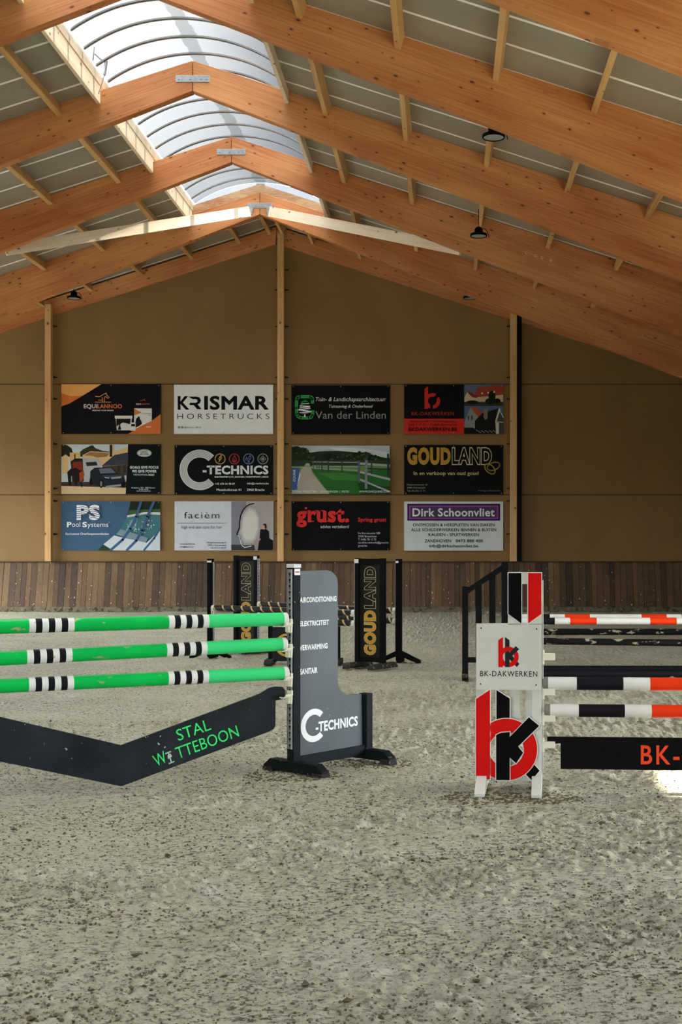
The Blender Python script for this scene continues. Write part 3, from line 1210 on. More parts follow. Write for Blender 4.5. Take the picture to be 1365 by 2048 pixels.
# -- row 1
b = Board(110, 80, 52, 1242, 632, (16, 13, 22), 'black board with orange corners and a horse line emblem, a feed bag and bucket')
b.poly((228, 164, 92), [(80, 52), (548, 52), (330, 185), (200, 192), (130, 176), (80, 150)])
b.poly((206, 112, 50), [(80, 150), (130, 176), (200, 192), (330, 185), (180, 275), (80, 312)])
b.poly((206, 116, 56), [(1242, 400), (1242, 632), (860, 632), (1140, 478)])
b.rect((222, 220, 212), 932, 335, 1138, 577)
b.poly((206, 130, 66), [(932, 335), (1022, 385), (932, 415)])
b.poly((206, 112, 50), [(1138, 480), (1138, 580), (932, 580)])
b.poly((28, 22, 20), [(945, 500), (955, 455), (985, 425), (995, 430), (1002, 460), (1022, 495), (1020, 520), (990, 540), (948, 560)])
b.rect((218, 216, 208), 705, 420, 912, 452)
b.poly((214, 212, 206), [(715, 450), (905, 450), (890, 590), (730, 590)])
b.poly((24, 22, 22), [(722, 455), (892, 455), (885, 520), (800, 500), (726, 545)])
b.poly((24, 22, 22), [(740, 585), (765, 500), (780, 585)])
b.rect((222, 222, 216), 890, 500, 948, 595)
b.rect((40, 32, 28), 897, 515, 942, 545)
b.part('logo', 'orange line drawing of a horse')
O1 = (226, 150, 92)
b.line(O1, 8, [(478, 195), (530, 198), (572, 172), (606, 154), (611, 178), (640, 207), (624, 217), (598, 196), (580, 208)])
b.line(O1, 7, [(515, 238), (562, 238)])
b.line(O1, 7, [(553, 212), (562, 212), (562, 260)])
b.line(O1, 7, [(585, 215), (585, 260)])
b.line(O1, 7, [(478, 262), (662, 262)])
b.line((190, 110, 70), 5, [(1005, 245), (1040, 240), (1052, 226), (1062, 248)])
b.part('lettering')
b.text((216, 204, 190), 'EQUI', 343, 500, 333, 287, .025)
b.text((214, 122, 62), 'LANNOO', 506, 790, 333, 287, .025)
b.text(WHT, 'FEEDING YOUR DREAM', 445, 690, 366, 352, .02)
b.text(WHT, 'EQUI', 955, 1012, 292, 275, .02)
b.text((190, 96, 60), 'LANNOO', 1014, 1115, 292, 275, .02)
b.text((40, 40, 40), 'Performance', 1032, 1130, 400, 390, .02)
b.text((40, 40, 40), 'Mix', 1100, 1130, 418, 408, .02)
b.text(WHT, 'equi', 1075, 1130, 555, 538, .03)
b.flush()

b = Board(340, 52, 57, 1210, 632, (224, 227, 223), 'white board with heavy black capitals above thin spaced capitals')
b.part('lettering', 'black lettering')
b.text(BLK, 'K', 95, 232, 343, 197, .045)
b.poly(BLK, [(222, 197), (318, 197), (352, 207), (368, 240), (354, 274), (330, 288), (374, 343), (322, 343), (282, 296), (236, 296), (236, 268), (308, 268), (326, 257), (326, 236), (308, 226), (268, 226)])
b.text(BLK, 'ISMAR', 405, 1162, 343, 197, .045)
b.text(BLK, 'HORSETRUCKS', 92, 1168, 458, 396, -.012, spacing=1.5)
b.text((60, 64, 64), '@krismar.official', 172, 368, 566, 546)
b.part('logo', 'two small round social media marks')
for cx in (112, 148):
    b.disc((20, 22, 22), cx, 556, 14)
    b.ring((224, 227, 223), cx, 556, 8, 3)
b.flush()

b = Board(570, 80, 65, 1232, 635, (5, 7, 7), 'black board with a green squared C holding a white striped tree')
b.part('logo', 'green C-shaped frame with a tree of white bands')
GRN = (38, 152, 62)
def c_path(w, c):
    b.line(c, w, [(326, 268), (326, 230), (318, 208), (296, 197), (180, 197), (152, 205), (140, 230), (138, 330), (142, 400), (158, 430), (190, 445), (280, 445), (312, 436), (326, 412), (330, 366)])
c_path(34, (120, 200, 130)); c_path(28, GRN)
for (x0, y0, x1, y1, w, c) in ((225, 245, 250, 238, 8, GRN), (195, 262, 265, 252, 12, GRN), (205, 275, 280, 285, 10, GRN), (190, 285, 285, 275, 8, WHT), (180, 305, 292, 312, 13, WHT),
                               (178, 325, 296, 318, 10, WHT), (172, 345, 300, 335, 11, WHT), (165, 350, 308, 372, 16, WHT), (178, 385, 300, 376, 9, WHT), (205, 395, 270, 390, 7, (150, 160, 150))):
    b.line(c, w, [(x0, y0), (x1, y1)])
b.poly(WHT, [(232, 402), (242, 402), (246, 436), (226, 436)])
b.part('lettering')
b.text(WHT, 'Tuin- & Landschapsarchitectuur', 365, 1188, 250, 203, .0, shear=.28)
b.text(WHT, 'Tuinaanleg & Onderhoud', 518, 1032, 326, 292, .0, shear=.28)
b.text((150, 158, 152), 'Van der Linden', 362, 1185, 455, 368, -.006)
b.flush()

def bk_mark(b, cx, cy, R, red, blk, ground):
    """Round b with a dark K cut through it."""
    q = lambda pts: [(cx + a * R, cy - c * R) for a, c in pts]
    b.poly(red, q([(-1, 1.55), (-.54, 1.9), (-.54, -1), (-1, -1)]))
    b.ring(red, cx, cy, R, R * .44)
    b.poly(blk, q([(-.28, -1.02), (.1, -1.02), (.1, -.3), (-.28, -.3)]))
    b.poly(blk, q([(.1, .42), (.724, 1.045), (1.055, .766), (.373, .097), (.1, -.24)]))
    b.disc(blk, cx, cy, R * .3)


b = Board(800, 52, 55, 1212, 632, (10, 9, 12), 'black and red board with a round red b emblem and two house photos')
b.rect((212, 48, 34), 52, 455, 752, 632)
b.rect((86, 104, 128), 755, 55, 1212, 303)
b.poly((150, 62, 40), [(905, 88), (1140, 62), (1212, 70), (1212, 175), (880, 205)])
b.poly((186, 172, 138), [(880, 205), (1212, 175), (1212, 262), (905, 262)])
b.poly((200, 186, 150), [(758, 205), (795, 135), (905, 195), (915, 262), (758, 268)])
b.poly((130, 54, 38), [(790, 130), (812, 132), (915, 192), (905, 212), (850, 205), (795, 150)])
b.rect((46, 56, 32), 755, 258, 1212, 303)
b.disc((20, 26, 14), 1080, 190, 42, 62); b.disc((22, 28, 16), 850, 262, 70, 22); b.disc((22, 28, 16), 1060, 250, 60, 34); b.disc((20, 24, 14), 1140, 248, 40, 30)
for k in range(3):
    b.disc((220, 210, 180), 965 + 70 * k, 158 - 8 * k, 10, 13, 8)
b.part('print')
b.rect((76, 98, 130), 755, 306, 1212, 632)
b.poly((136, 140, 138), [(755, 500), (828, 320), (925, 440), (890, 580), (755, 580)])
b.poly((168, 74, 46), [(835, 322), (900, 330), (968, 388), (925, 440)])
b.poly((22, 24, 22), [(880, 480), (965, 392), (1160, 332), (1135, 480), (1125, 632), (880, 632)])
b.poly((128, 112, 92), [(982, 335), (1030, 330), (1028, 455), (1000, 470), (980, 440)])
b.rect((150, 84, 58), 890, 318, 918, 360)
b.poly((200, 196, 180), [(1160, 330), (1180, 345), (1130, 500), (1160, 500), (1160, 630), (1128, 630), (1118, 480)])
b.poly((60, 66, 60), [(1178, 360), (1212, 430), (1212, 632), (1165, 632), (1165, 500), (1140, 470)])
b.line((210, 206, 190), 9, [(1165, 345), (1212, 440)])
b.line((210, 206, 190), 7, [(1140, 490), (1212, 500)])
for xx in (805, 845):
    b.rect((50, 54, 60), xx - 8, 420, xx + 8, 470)
b.poly((14, 20, 12), [(755, 560), (860, 560), (900, 590), (1120, 610), (1120, 632), (755, 632)])
for k in range(16):
    b.disc((190, 186, 170), 900 + 15 * k, 590 + (k * 37) % 28, 5, 6, 6)
b.part('logo', 'round red letter b with a dark k through it')
bk_mark(b, 382, 249, 91, (204, 44, 34), (10, 9, 12), None)
b.part('lettering')
b.text((168, 52, 44), 'BK-DAKWERKEN', 138, 637, 416, 377, .012, spacing=1.12)
b.text((96, 22, 18), 'Moerstraat 68E  •  2320 Hoogstraten', 122, 650, 498, 475, .012)
b.text((96, 22, 18), '0496 21 96 47  •  info@bkdakwerken.be', 105, 668, 536, 513, .012)
b.text((34, 12, 12), 'BKDAKWERKEN.BE', 105, 672, 600, 558, .03)
b.flush()

# -- row 2
b = Board(110, 80, 755, 1242, 1335, (8, 15, 18), 'board with a photo of a dark car and horse trailer beside a silver oval badge')
b.poly((190, 204, 206), [(80, 755), (860, 755), (832, 1335), (80, 1335)])
b.poly((40, 40, 26), [(80, 755), (140, 760), (200, 800), (215, 850), (190, 900), (80, 900)])
b.poly((52, 50, 30), [(290, 850), (330, 815), (420, 770), (450, 765), (480, 800), (560, 830), (640, 840), (640, 900), (290, 900)])
b.poly((214, 182, 122), [(95, 895), (130, 872), (160, 895), (160, 1100), (95, 1100)])
b.poly((206, 172, 112), [(180, 850), (300, 850), (305, 1000), (180, 1000)])
b.rect((64, 46, 30), 232, 868, 246, 960)
b.poly((208, 176, 126), [(330, 880), (420, 835), (660, 850), (760, 820), (858, 780), (858, 1000), (330, 1010)])
b.poly((150, 110, 74), [(345, 885), (420, 842), (640, 860), (610, 900), (500, 910), (440, 890)])
b.rect((44, 34, 24), 645, 760, 676, 900)
b.rect((214, 168, 116), 676, 760, 700, 845)
b.poly((58, 62, 70), [(548, 1010), (700, 880), (862, 848), (862, 1010), (850, 990)])
b.poly((76, 58, 42), [(560, 1012), (855, 990), (850, 1120), (560, 1100)])
b.rect((40, 44, 48), 735, 1010, 770, 1090); b.rect((40, 44, 48), 805, 1005, 835, 1085)
b.poly((206, 178, 140), [(80, 1225), (838, 1250), (833, 1335), (80, 1335)])
b.poly((60, 48, 38), [(80, 1195), (840, 1190), (838, 1262), (80, 1240)])
b.poly((168, 172, 172), [(330, 920), (500, 918), (535, 950), (548, 1030), (500, 1180), (350, 1195), (330, 1100)])
b.poly((34, 30, 28), [(190, 955), (240, 920), (330, 920), (345, 1190), (210, 1200)])
b.poly((36, 40, 42), [(365, 965), (490, 958), (505, 1000), (380, 1010)])
b.poly((120, 48, 26), [(215, 960), (320, 955), (335, 1060), (215, 1070)])
b.poly((28, 20, 16), [(150, 1080), (190, 1040), (255, 1030), (300, 1060), (330, 1240), (320, 1265), (295, 1200), (280, 1120), (262, 1235), (240, 1235), (232, 1110), (195, 1130), (200, 1235), (165, 1230)])
b.poly((150, 66, 36), [(290, 1090), (340, 1060), (352, 1110), (325, 1180), (298, 1200)])
b.poly((30, 34, 42), [(420, 1070), (470, 1028), (670, 1022), (735, 1085), (812, 1115), (828, 1180), (815, 1245), (560, 1255), (415, 1215)])
b.poly((92, 104, 116), [(520, 1040), (660, 1030), (720, 1088), (540, 1096)])
b.poly((60, 66, 76), [(560, 1120), (800, 1108), (806, 1140), (600, 1150)])
b.poly((150, 152, 150), [(660, 1140), (780, 1128), (782, 1150), (670, 1160)])
b.poly((140, 140, 138), [(600, 1240), (812, 1215), (800, 1240), (610, 1262)])
b.disc((12, 12, 14), 548, 1215, 24, 50); b.disc((110, 112, 114), 548, 1215, 13, 32); b.disc((12, 12, 14), 428, 1190, 18, 46); b.disc((14, 14, 16), 805, 1228, 26, 36)
b.line((210, 212, 214), 7, [(590, 1140), (640, 1150)])
b.part('logo', 'silver oval badge with dark capitals')
b.disc((200, 204, 200), 1052, 858, 86, 44); b.disc((30, 46, 40), 1052, 858, 80, 39); b.disc((204, 208, 204), 1052, 858, 76, 36)
b.text((24, 34, 30), 'LAND-', 1008, 1100, 853, 832, .03, shear=.2)
b.text((24, 34, 30), '-ROVER', 995, 1105, 880, 860, .03, shear=.2)
b.part('lettering')
b.text(WHT, 'GOALS GIVE FOCUS', 884, 1219, 1037, 1010, .04)
b.text(WHT, 'WE GIVE POWER', 908, 1196, 1084, 1056, .04)
b.text((186, 190, 188), 'METROPOOL', 930, 1096, 1121, 1102, .02)
b.rect((186, 190, 188), 1102, 1102, 1168, 1122)
b.text((40, 46, 48), 'GROUP', 1108, 1162, 1117, 1107, .02)
b.text(WHT, 'Bredabaan 1205 - 2900 Schoten', 905, 1180, 1270, 1256)
b.text(WHT, '03 541 76 90', 990, 1096, 1289, 1276)
b.text(WHT, 'www.metropool.be', 962, 1125, 1306, 1293)
b.flush()

b = Board(340, 58, 765, 1210, 1340, (6, 12, 9), 'black board with a big grey letter C and four round outline icons')
b.part('logo', 'big pale grey letter C')
b.ring((216, 218, 214), 353, 1053, 236, 90, 45, 315)
b.ring((176, 180, 176), 353, 1053, 230, 78, 46, 314)
ICO = [(592, (214, 176, 90)), (758, (196, 60, 66)), (925, (132, 146, 200)), (1092, (160, 168, 164))]
for (cx, c), nm in zip(ICO, ('gold lightning bolt in a ring', 'red flame in a ring', 'blue water drops in a ring', 'grey fan in a ring')):
    b.part('logo', nm)
    b.ring(c, cx, 925, 62, 7)
    if 'bolt' in nm:
        b.line(c, 6, [(600, 885), (572, 928), (592, 928), (576, 962), (612, 912), (594, 912), (612, 885), (600, 885)])
    elif 'flame' in nm:
        b.line(c, 6, [(760, 885), (772, 910), (782, 930), (780, 955), (758, 965), (738, 952), (738, 925), (752, 908), (760, 885)])
        b.line(c, 5, [(758, 962), (750, 945), (758, 930), (768, 945), (760, 962)])
    elif 'drops' in nm:
        for dx, dy, r in ((15, -12, 14), (-24, 2, 11), (2, 32, 9)):
            b.line(c, 5, [(cx + dx, dy + 925 - 2 * r), (cx + dx + r, dy + 925), (cx + dx + r * .6, dy + 925 + r), (cx + dx - r * .6, dy + 925 + r), (cx + dx - r, dy + 925), (cx + dx, dy + 925 - 2 * r)])
    else:
        for dx, dy in ((0, -24), (24, 0), (0, 24), (-24, 0)):
            b.ring(c, cx + dx, 925 + dy, 14, 5)
        b.ring(c, cx, 925, 10, 5)
b.part('lettering')
b.text((206, 210, 206), '-TECHNICS', 388, 1157, 1100, 1008, .05)
b.text(WHT, 'ELEKTRICITEIT | CV | SANITAIR | WARMTEPOMP | AIRCO', 530, 1157, 1144, 1127, .03)
b.text(WHT, '+32 478 44 98 07', 532, 765, 1227, 1206, .01)
b.text(WHT, 'info@c-technics.be', 908, 1160, 1222, 1201, .01)
b.text(WHT, 'Moeshofstraat 41', 552, 838, 1300, 1272, .008)
b.text(WHT, '2960 Brecht', 905, 1113, 1300, 1272, .008)
b.flush()

b = Board(570, 82, 768, 1232, 1338, (72, 104, 58), 'board printed with a photo of a paddock fence, path and trees')
b.rect((178, 188, 190), 84, 770, 1230, 960)
b.poly((206, 210, 208), [(500, 790), (900, 800), (1230, 850), (1230, 920), (700, 860)])
rr = random.Random(3)
b.poly((36, 52, 30), [(84, 780), (150, 775), (210, 800), (300, 850), (420, 835), (620, 830), (860, 850), (960, 845), (1060, 890), (1230, 920), (1230, 1000), (84, 1000)])
for k in range(110):
    x = 84 + 1020 * rr.random()
    top = 850 if x > 300 else 790
    top += max(0, (x - 950) * .35)
    yy = top + (965 - top) * rr.random() ** .8
    c = rr.choice([(28, 44, 26), (40, 58, 32), (54, 72, 38), (30, 40, 28), (70, 88, 46)])
    r = 9 + 16 * rr.random()
    b.disc(c, x, min(yy, 955), r, r * .8, 8)
b.rect((46, 60, 40), 84, 940, 1230, 1010)
b.poly((96, 140, 70), [(84, 1015), (1230, 1000), (1230, 1336), (84, 1336)])
b.poly((44, 100, 44), [(310, 1040), (860, 1080), (1230, 1040), (1230, 1336), (520, 1336)])
b.poly((62, 122, 52), [(400, 1090), (700, 1085), (900, 1130), (860, 1180), (560, 1170)])
b.poly((30, 70, 34), [(850, 1200), (1230, 1250), (1230, 1336), (900, 1336)])
b.poly((168, 158, 142), [(210, 1030), (310, 1022), (330, 1090), (420, 1210), (532, 1336), (84, 1336), (120, 1200)])
b.poly((168, 160, 142), [(232, 1012), (255, 975), (295, 980), (302, 1012)])
b.rect((150, 172, 120), 84, 1018, 385, 1028)
b.poly((66, 92, 150), [(84, 1030), (178, 1030), (165, 1180), (150, 1285), (84, 1290)])
b.poly((196, 206, 222), [(182, 1080), (190, 1120), (150, 1260), (165, 1150)])
FN = (150, 152, 156)
for y0, y1 in ((968, 968), (1012, 1020), (1042, 1062)):
    b.line(FN, 11, [(330, y0 - 6), (860, y1)])
for x in (440, 515, 673):
    b.line((60, 62, 64), 14, [(x, 955), (x, 1080)])
b.line((160, 162, 166), 26, [(870, 980), (1230, 1005)])
b.line((46, 50, 52), 16, [(960, 1040), (1230, 1048)])
b.line((166, 168, 172), 24, [(880, 1078), (1230, 1165)])
b.line((160, 162, 166), 20, [(880, 1165), (1230, 1310)])
b.line((92, 94, 98), 26, [(872, 955), (872, 1200)]); b.line((128, 130, 134), 30, [(958, 950), (955, 1270)])
b.line((60, 62, 60), 18, [(1018, 960), (1018, 1100)]); b.line((40, 44, 44), 22, [(1212, 870), (1212, 1120)])
for x in (340, 380, 410):
    b.line((80, 84, 84), 8, [(x, 960), (x, 1040)])
b.part('lettering')
b.vtext(WHT, 'EQUINE', 103, 130, 1188, 1052)
b.text(WHT, 'TOTAAL PROJECTEN  |  OMHEININGEN  |  PISTES', 90, 755, 1320, 1297)
b.text(WHT, 'WWW.DMEQUINE.COM', 875, 1222, 1320, 1297)
b.flush()

b = Board(800, 52, 762, 1212, 1340, (6, 8, 7), 'black board with gold and outlined capitals and two linked rings')
b.part('lettering', 'gold lettering')
b.text((186, 144, 56), 'GOUD', 88, 597, 979, 806, .075)
b.text((214, 204, 160), 'LAND', 610, 1080, 979, 806, .06, outline=.022)
b.text((206, 184, 128), 'In en verkoop van oud goud', 163, 922, 1112, 1072, .02)
b.text((150, 148, 130), 'Nationalestraat 43', 86, 325, 1235, 1217, .012)
b.text((150, 148, 130), '2000 Antwerpen', 86, 300, 1271, 1252, .012)
b.text((150, 148, 130), 'Tel. 03 233 11 71', 86, 297, 1307, 1288, .012)
b.text((130, 130, 116), 'www.goudland.com', 915, 1178, 1303, 1286)
b.part('logo', 'two linked gold rings')
def ell(cx, cy, rx, ry, rot, c, w):
    p = []
    for i in range(33):
        a = 2 * math.pi * i / 32
        x, yv = rx * math.cos(a), ry * math.sin(a)
        p.append((cx + x * math.cos(rot) - yv * math.sin(rot), cy + x * math.sin(rot) + yv * math.cos(rot)))
    b.line(c, w, p)
ell(1098, 1012, 76, 44, -.35, (190, 164, 74), 12)
ell(1056, 1042, 72, 44, .75, (206, 180, 92), 12)
b.flush()

# -- row 3
b = Board(110, 78, 1420, 1238, 1995, (62, 92, 120), 'blue board with a wavy white two-letter emblem beside a swimming pool picture')
b.poly((28, 38, 28), [(890, 1420), (1238, 1420), (1238, 1560), (850, 1600)])
b.poly((62, 92, 54), [(872, 1525), (1238, 1510), (1238, 1560), (860, 1575)])
b.poly((196, 204, 200), [(850, 1585), (1060, 1545), (1238, 1550), (1238, 1580), (1060, 1570), (850, 1612)])
b.poly((66, 112, 118), [(848, 1610), (1060, 1572), (1238, 1580), (1238, 1760), (1090, 1900), (730, 1800)])
b.poly((120, 158, 164), [(900, 1640), (980, 1610), (950, 1720), (860, 1790), (830, 1770)])
for k in range(46):
    b.disc((196, 212, 212), 850 + 330 * rr.random(), 1640 + 150 * rr.random(), 3 + 6 * rr.random(), 3 + 6 * rr.random(), 6)
b.poly((120, 142, 152), [(780, 1745), (1100, 1850), (1060, 1920), (725, 1805)])
b.poly((60, 56, 56), [(730, 1815), (760, 1820), (940, 1885), (925, 1900), (740, 1835)])
b.poly((196, 204, 208), [(575, 1925), (700, 1820), (1080, 1905), (1238, 1760), (1238, 1995), (690, 1995)])
b.poly((40, 64, 46), [(510, 1995), (570, 1930), (690, 1995)])
SB = (62, 92, 128)
b.line(SB, 30, [(1015, 1425), (960, 1600), (890, 1740), (800, 1870), (660, 1992)])
b.line(SB, 30, [(1165, 1425), (1090, 1600), (1030, 1760), (960, 1880), (850, 1992)])
b.line(SB, 22, [(1238, 1740), (1170, 1850), (1050, 1992)])
b.part('logo', 'white PS monogram cut by waves')
b.text(WHT, 'PS', 262, 536, 1628, 1475, .06)
for k in range(6):
    yy = 1488 + 24 * k
    b.line((62, 92, 120), 7, [(255 + 18 * i, yy + 7 * math.sin(i * .95 + .4) + i * .6) for i in range(17)])
b.part('lettering')
b.text(WHT, 'P', 150, 205, 1720, 1665, .045); b.text(WHT, 'ool', 210, 305, 1720, 1663, .0)
b.text(WHT, 'S', 330, 385, 1720, 1665, .045); b.text(WHT, 'ystems', 390, 634, 1720, 1665, .0, fit=False)
b.text(WHT, '™', 636, 652, 1680, 1665)
b.text(WHT, 'Exclusieve Overloopzwembaden', 136, 640, 1812, 1787, .012)
b.flush()

b = Board(340, 58, 1420, 1215, 1995, (196, 201, 205), 'pale grey board with a face outline and a seated woman in black')
b.rect((126, 126, 136), 722, 1422, 1213, 1993)
b.poly((160, 154, 152), [(900, 1422), (1213, 1422), (1213, 1930), (900, 1930)])
b.rect((58, 56, 58), 722, 1928, 1213, 1993)
for k, c in enumerate(((150, 150, 150), (170, 169, 163), (188, 187, 178), (202, 201, 190))):
    f = 1 - .1 * k
    b.poly(c, [(945 + (x - 945) * f, 1690 + (y - 1690) * f) for x, y in ((930, 1462), (880, 1510), (842, 1575), (826, 1660), (824, 1730), (800, 1805), (830, 1840), (838, 1890), (870, 1935), (1000, 1930), (1060, 1760), (1060, 1600), (1010, 1490))])
b.part('logo', 'black outline of a face in profile')
b.line((16, 16, 18), 14, [(988, 1447), (940, 1456), (900, 1478), (862, 1520), (834, 1580), (820, 1660), (818, 1730), (788, 1800), (795, 1815), (818, 1830), (822, 1855)])
b.line((214, 214, 206), 10, [(800, 1818), (822, 1835), (820, 1862), (832, 1880), (834, 1905), (852, 1940), (880, 1960), (955, 1944)])
b.part('print')
b.poly((20, 18, 20), [(1062, 1750), (1095, 1742), (1130, 1745), (1165, 1772), (1166, 1850), (1212, 1880), (1212, 1993), (1028, 1993), (1050, 1870)])
b.poly((150, 144, 140), [(985, 1880), (1050, 1870), (1030, 1993), (1000, 1993)])
b.line((186, 140, 120), 14, [(1062, 1862), (1035, 1885), (1018, 1898)])
b.disc((184, 142, 122), 1103, 1722, 18, 30, 14)
b.poly((24, 18, 16), [(1090, 1700), (1105, 1680), (1132, 1686), (1138, 1720), (1130, 1745), (1116, 1730), (1112, 1700)])
b.part('lettering', 'dark lettering')
DK = (34, 40, 42)
b.text(DK, 'facièm', 170, 585, 1620, 1545, -.012, spacing=1.15)
b.rect(DK, 88, 1673, 670, 1677)
b.text(DK, 'high end skin care for her', 140, 612, 1738, 1706, -.004)
b.text(DK, 'www.faciem.be', 120, 298, 1926, 1910, .02)
b.text(DK, 'info@faciem.be', 120, 282, 1960, 1944, .02)
b.text(DK, 'Wijnegemsesteenweg 43', 428, 662, 1910, 1894, .016)
b.text(DK, "2970 's Gravenwezel", 445, 662, 1942, 1926, .016)
b.text(DK, '+32 475 51 60 43', 476, 662, 1973, 1957, .016)
b.flush()

b = Board(570, 82, 1420, 1232, 1992, (5, 6, 6), 'black board with large red lower-case lettering ending in a full stop')
b.part('lettering', 'red lettering')
RD = (214, 50, 48)
b.text(RD, 'grust.', 137, 755, 1657, 1483, .045)
for x0, x1, yy in ((268, 345, 1652), (268, 300, 1530), (360, 395, 1530), (430, 470, 1530), (470, 510, 1652)):
    b.rect(RD, x0, yy - 5, x1, yy + 6)
b.rect(RD, 236, 1488, 262, 1512)
b.text(RD, 'Spring grust', 858, 1190, 1656, 1614, .04)
b.part('lettering', 'white lettering')
b.text(WHT, 'advies verzekerd', 420, 750, 1733, 1698, .0)
for k, s in enumerate(('De Borrekenslei 38B', '2930 Brasschaat', 'T. 0486 78 13 72', 'caroline.verbocht@grust.be', 'grust.be')):
    b.text((206, 208, 206), s, 860, (1118, 1078, 1072, 1216, 966)[k], 1804 + 36.5 * k, 1782 + 36.5 * k, .0)
b.flush()

b = Board(800, 52, 1422, 1210, 1997, (206, 213, 210), 'pale board with a purple framed heading over black capitals')
b.rect((30, 26, 62), 90, 1450, 1176, 1647)
b.rect((142, 66, 148), 108, 1468, 1156, 1630)
b.rect((72, 62, 84), 128, 1486, 1136, 1612)
b.part('lettering')
b.text((222, 222, 222), 'Dirk Schoonvliet', 150, 1112, 1594, 1505, .03)
for s, x0, x1, yb, yc in (('ONTMOSSEN & HERSPUITEN VAN DAKEN', 155, 1110, 1713, 1679), ('ALLE SCHILDERWERKEN BINNEN & BUITEN', 135, 1130, 1770, 1736),
                          ('KALEIEN - SPUITWERKEN', 338, 925, 1827, 1793), ('ZANDHOVEN', 292, 600, 1900, 1866), ('0473 888 400', 656, 972, 1900, 1866),
                          ('info@dirkschoonvliet.be', 343, 918, 1958, 1926)):
    b.text((20, 20, 26), s, x0, x1, yb, yc, .018)
b.flush()

# ================================================================== jumps
def keyhole_track(parent, w, z0, z1, M, pitch=.047, mat=TRACK):
    """Perforated rail on a post face: local x across, z up, -y outwards, placed by M."""
    mb = MB()
    mb.box((-w / 2, -.006, z0), (w / 2, 0, z1), mat, M)
    mb.box((-w / 2, -.012, z0), (-w / 2 + .006, 0, z1), mat, M)
    mb.box((w / 2 - .006, -.012, z0), (w / 2, 0, z1), mat, M)
    z = z0 + .03
    while z < z1 - .03:
        mb.flat(ngon(0, z, .0105, .0105, 10), -.0066, DARK, M)
        mb.flat([(-.004, z - .026), (.004, z - .026), (.004, z), (-.004, z)], -.0068, DARK, M)
        z += pitch
    return mb.build('keyhole_track', parent, label='perforated metal keyhole rail')


def foot(parent, x, yf, yb, w=.075, h=.1, mat=BLACK, pad=True, cham=.07, z0=0.0):
    """Skid across the wing at local x, from yb (rear) to yf (front, negative)."""
    mb = MB()
    mb.prism([(yf, z0 + .012), (yf, z0 + h * .45), (yf + cham, z0 + h), (yb - cham, z0 + h), (yb, z0 + h * .45), (yb, z0 + .012)], x - w / 2, x + w / 2, mat, axis='x')
    f = mb.build('foot', parent, bevel=.006)
    if pad:
        mb = MB()
        for a, b in ((yf, yf + .1), (yb - .1, yb)):
            mb.box((x - w / 2 - .004, a - .006 if a == yf else a, z0 - .012), (x + w / 2 + .004, b if a == yf else b + .006, z0 + .03), RUBBER)
        mb.build('rubber_pad', f, bevel=.004)
    return f


def cup(loc, rz, label, group, mat=CREAM, length=.085):
    """Pole cup: a dish reaching along -x from the rail, its bracket and clip behind."""
    t = thing('jump_cup', label, 'jump cup', loc, rz, group)
    mb = MB()
    n = 8
    r0, r1 = .052, .06
    pr = []
    for i in range(n + 1):
        a = math.radians(-62 + 124 * i / n)
        pr.append((r0 * math.sin(a), -r0 * math.cos(a)))
    for i in range(n, -1, -1):
        a = math.radians(-62 + 124 * i / n)
        pr.append((r1 * math.sin(a), -r1 * math.cos(a)))
    mb.prism(pr, -length, -.012, mat, axis='x')
    mb.build('dish', t, bevel=.002)
    mb = MB()
    mb.prism([(-.03, -.105), (.03, -.105), (.036, -.03), (.036, .0), (-.036, .0), (-.036, -.03)], -.014, .0, mat, axis='x')
    mb.box((-.03, -.02, -.10), (-.008, .02, -.055), mat)
    mb.build('bracket', t, bevel=.003)
    return t


def pole(name, label, loc, rz, L, r, bands, group, tilt=0.0, caps=None):
    """bands: (length along, material) from local x = 0; stripes belong to the one pole."""
    mb = MB()
    x = 0.0
    seg = 24
    for l, m in bands:
        n = max(1, int(l / .25))
        xs = [x + l * i / n for i in range(n + 1)]
        vs = [(xx, r * math.cos(2 * math.pi * k / seg), r * math.sin(2 * math.pi * k / seg)) for xx in xs for k in range(seg)]
        fs = [(i * seg + k, i * seg + (k + 1) % seg, (i + 1) * seg + (k + 1) % seg, (i + 1) * seg + k) for i in range(n) for k in range(seg)]
        mb.add(vs, [f[::-1] for f in fs], m, None, True)
        x += l
    for xx, m, s in ((0, bands[0][1], -1), (x, bands[-1][1], 1)):
        ring = [(xx, r * math.cos(2 * math.pi * k / seg), r * math.sin(2 * math.pi * k / seg)) for k in range(seg)]
        rin = [(xx + s * .008, p[1] * .86, p[2] * .86) for p in ring]
        fs = [(k, (k + 1) % seg, seg + (k + 1) % seg, seg + k) for k in range(seg)] + [tuple(range(seg, 2 * seg))]
        mb.add(ring + rin, fs if s > 0 else [f[::-1] for f in fs], m)
    o = mb.build(name)
    o.location = loc
    o.rotation_euler = (0, -tilt, rz)
    return tag(o, label, 'jump pole', group)


R = math.radians
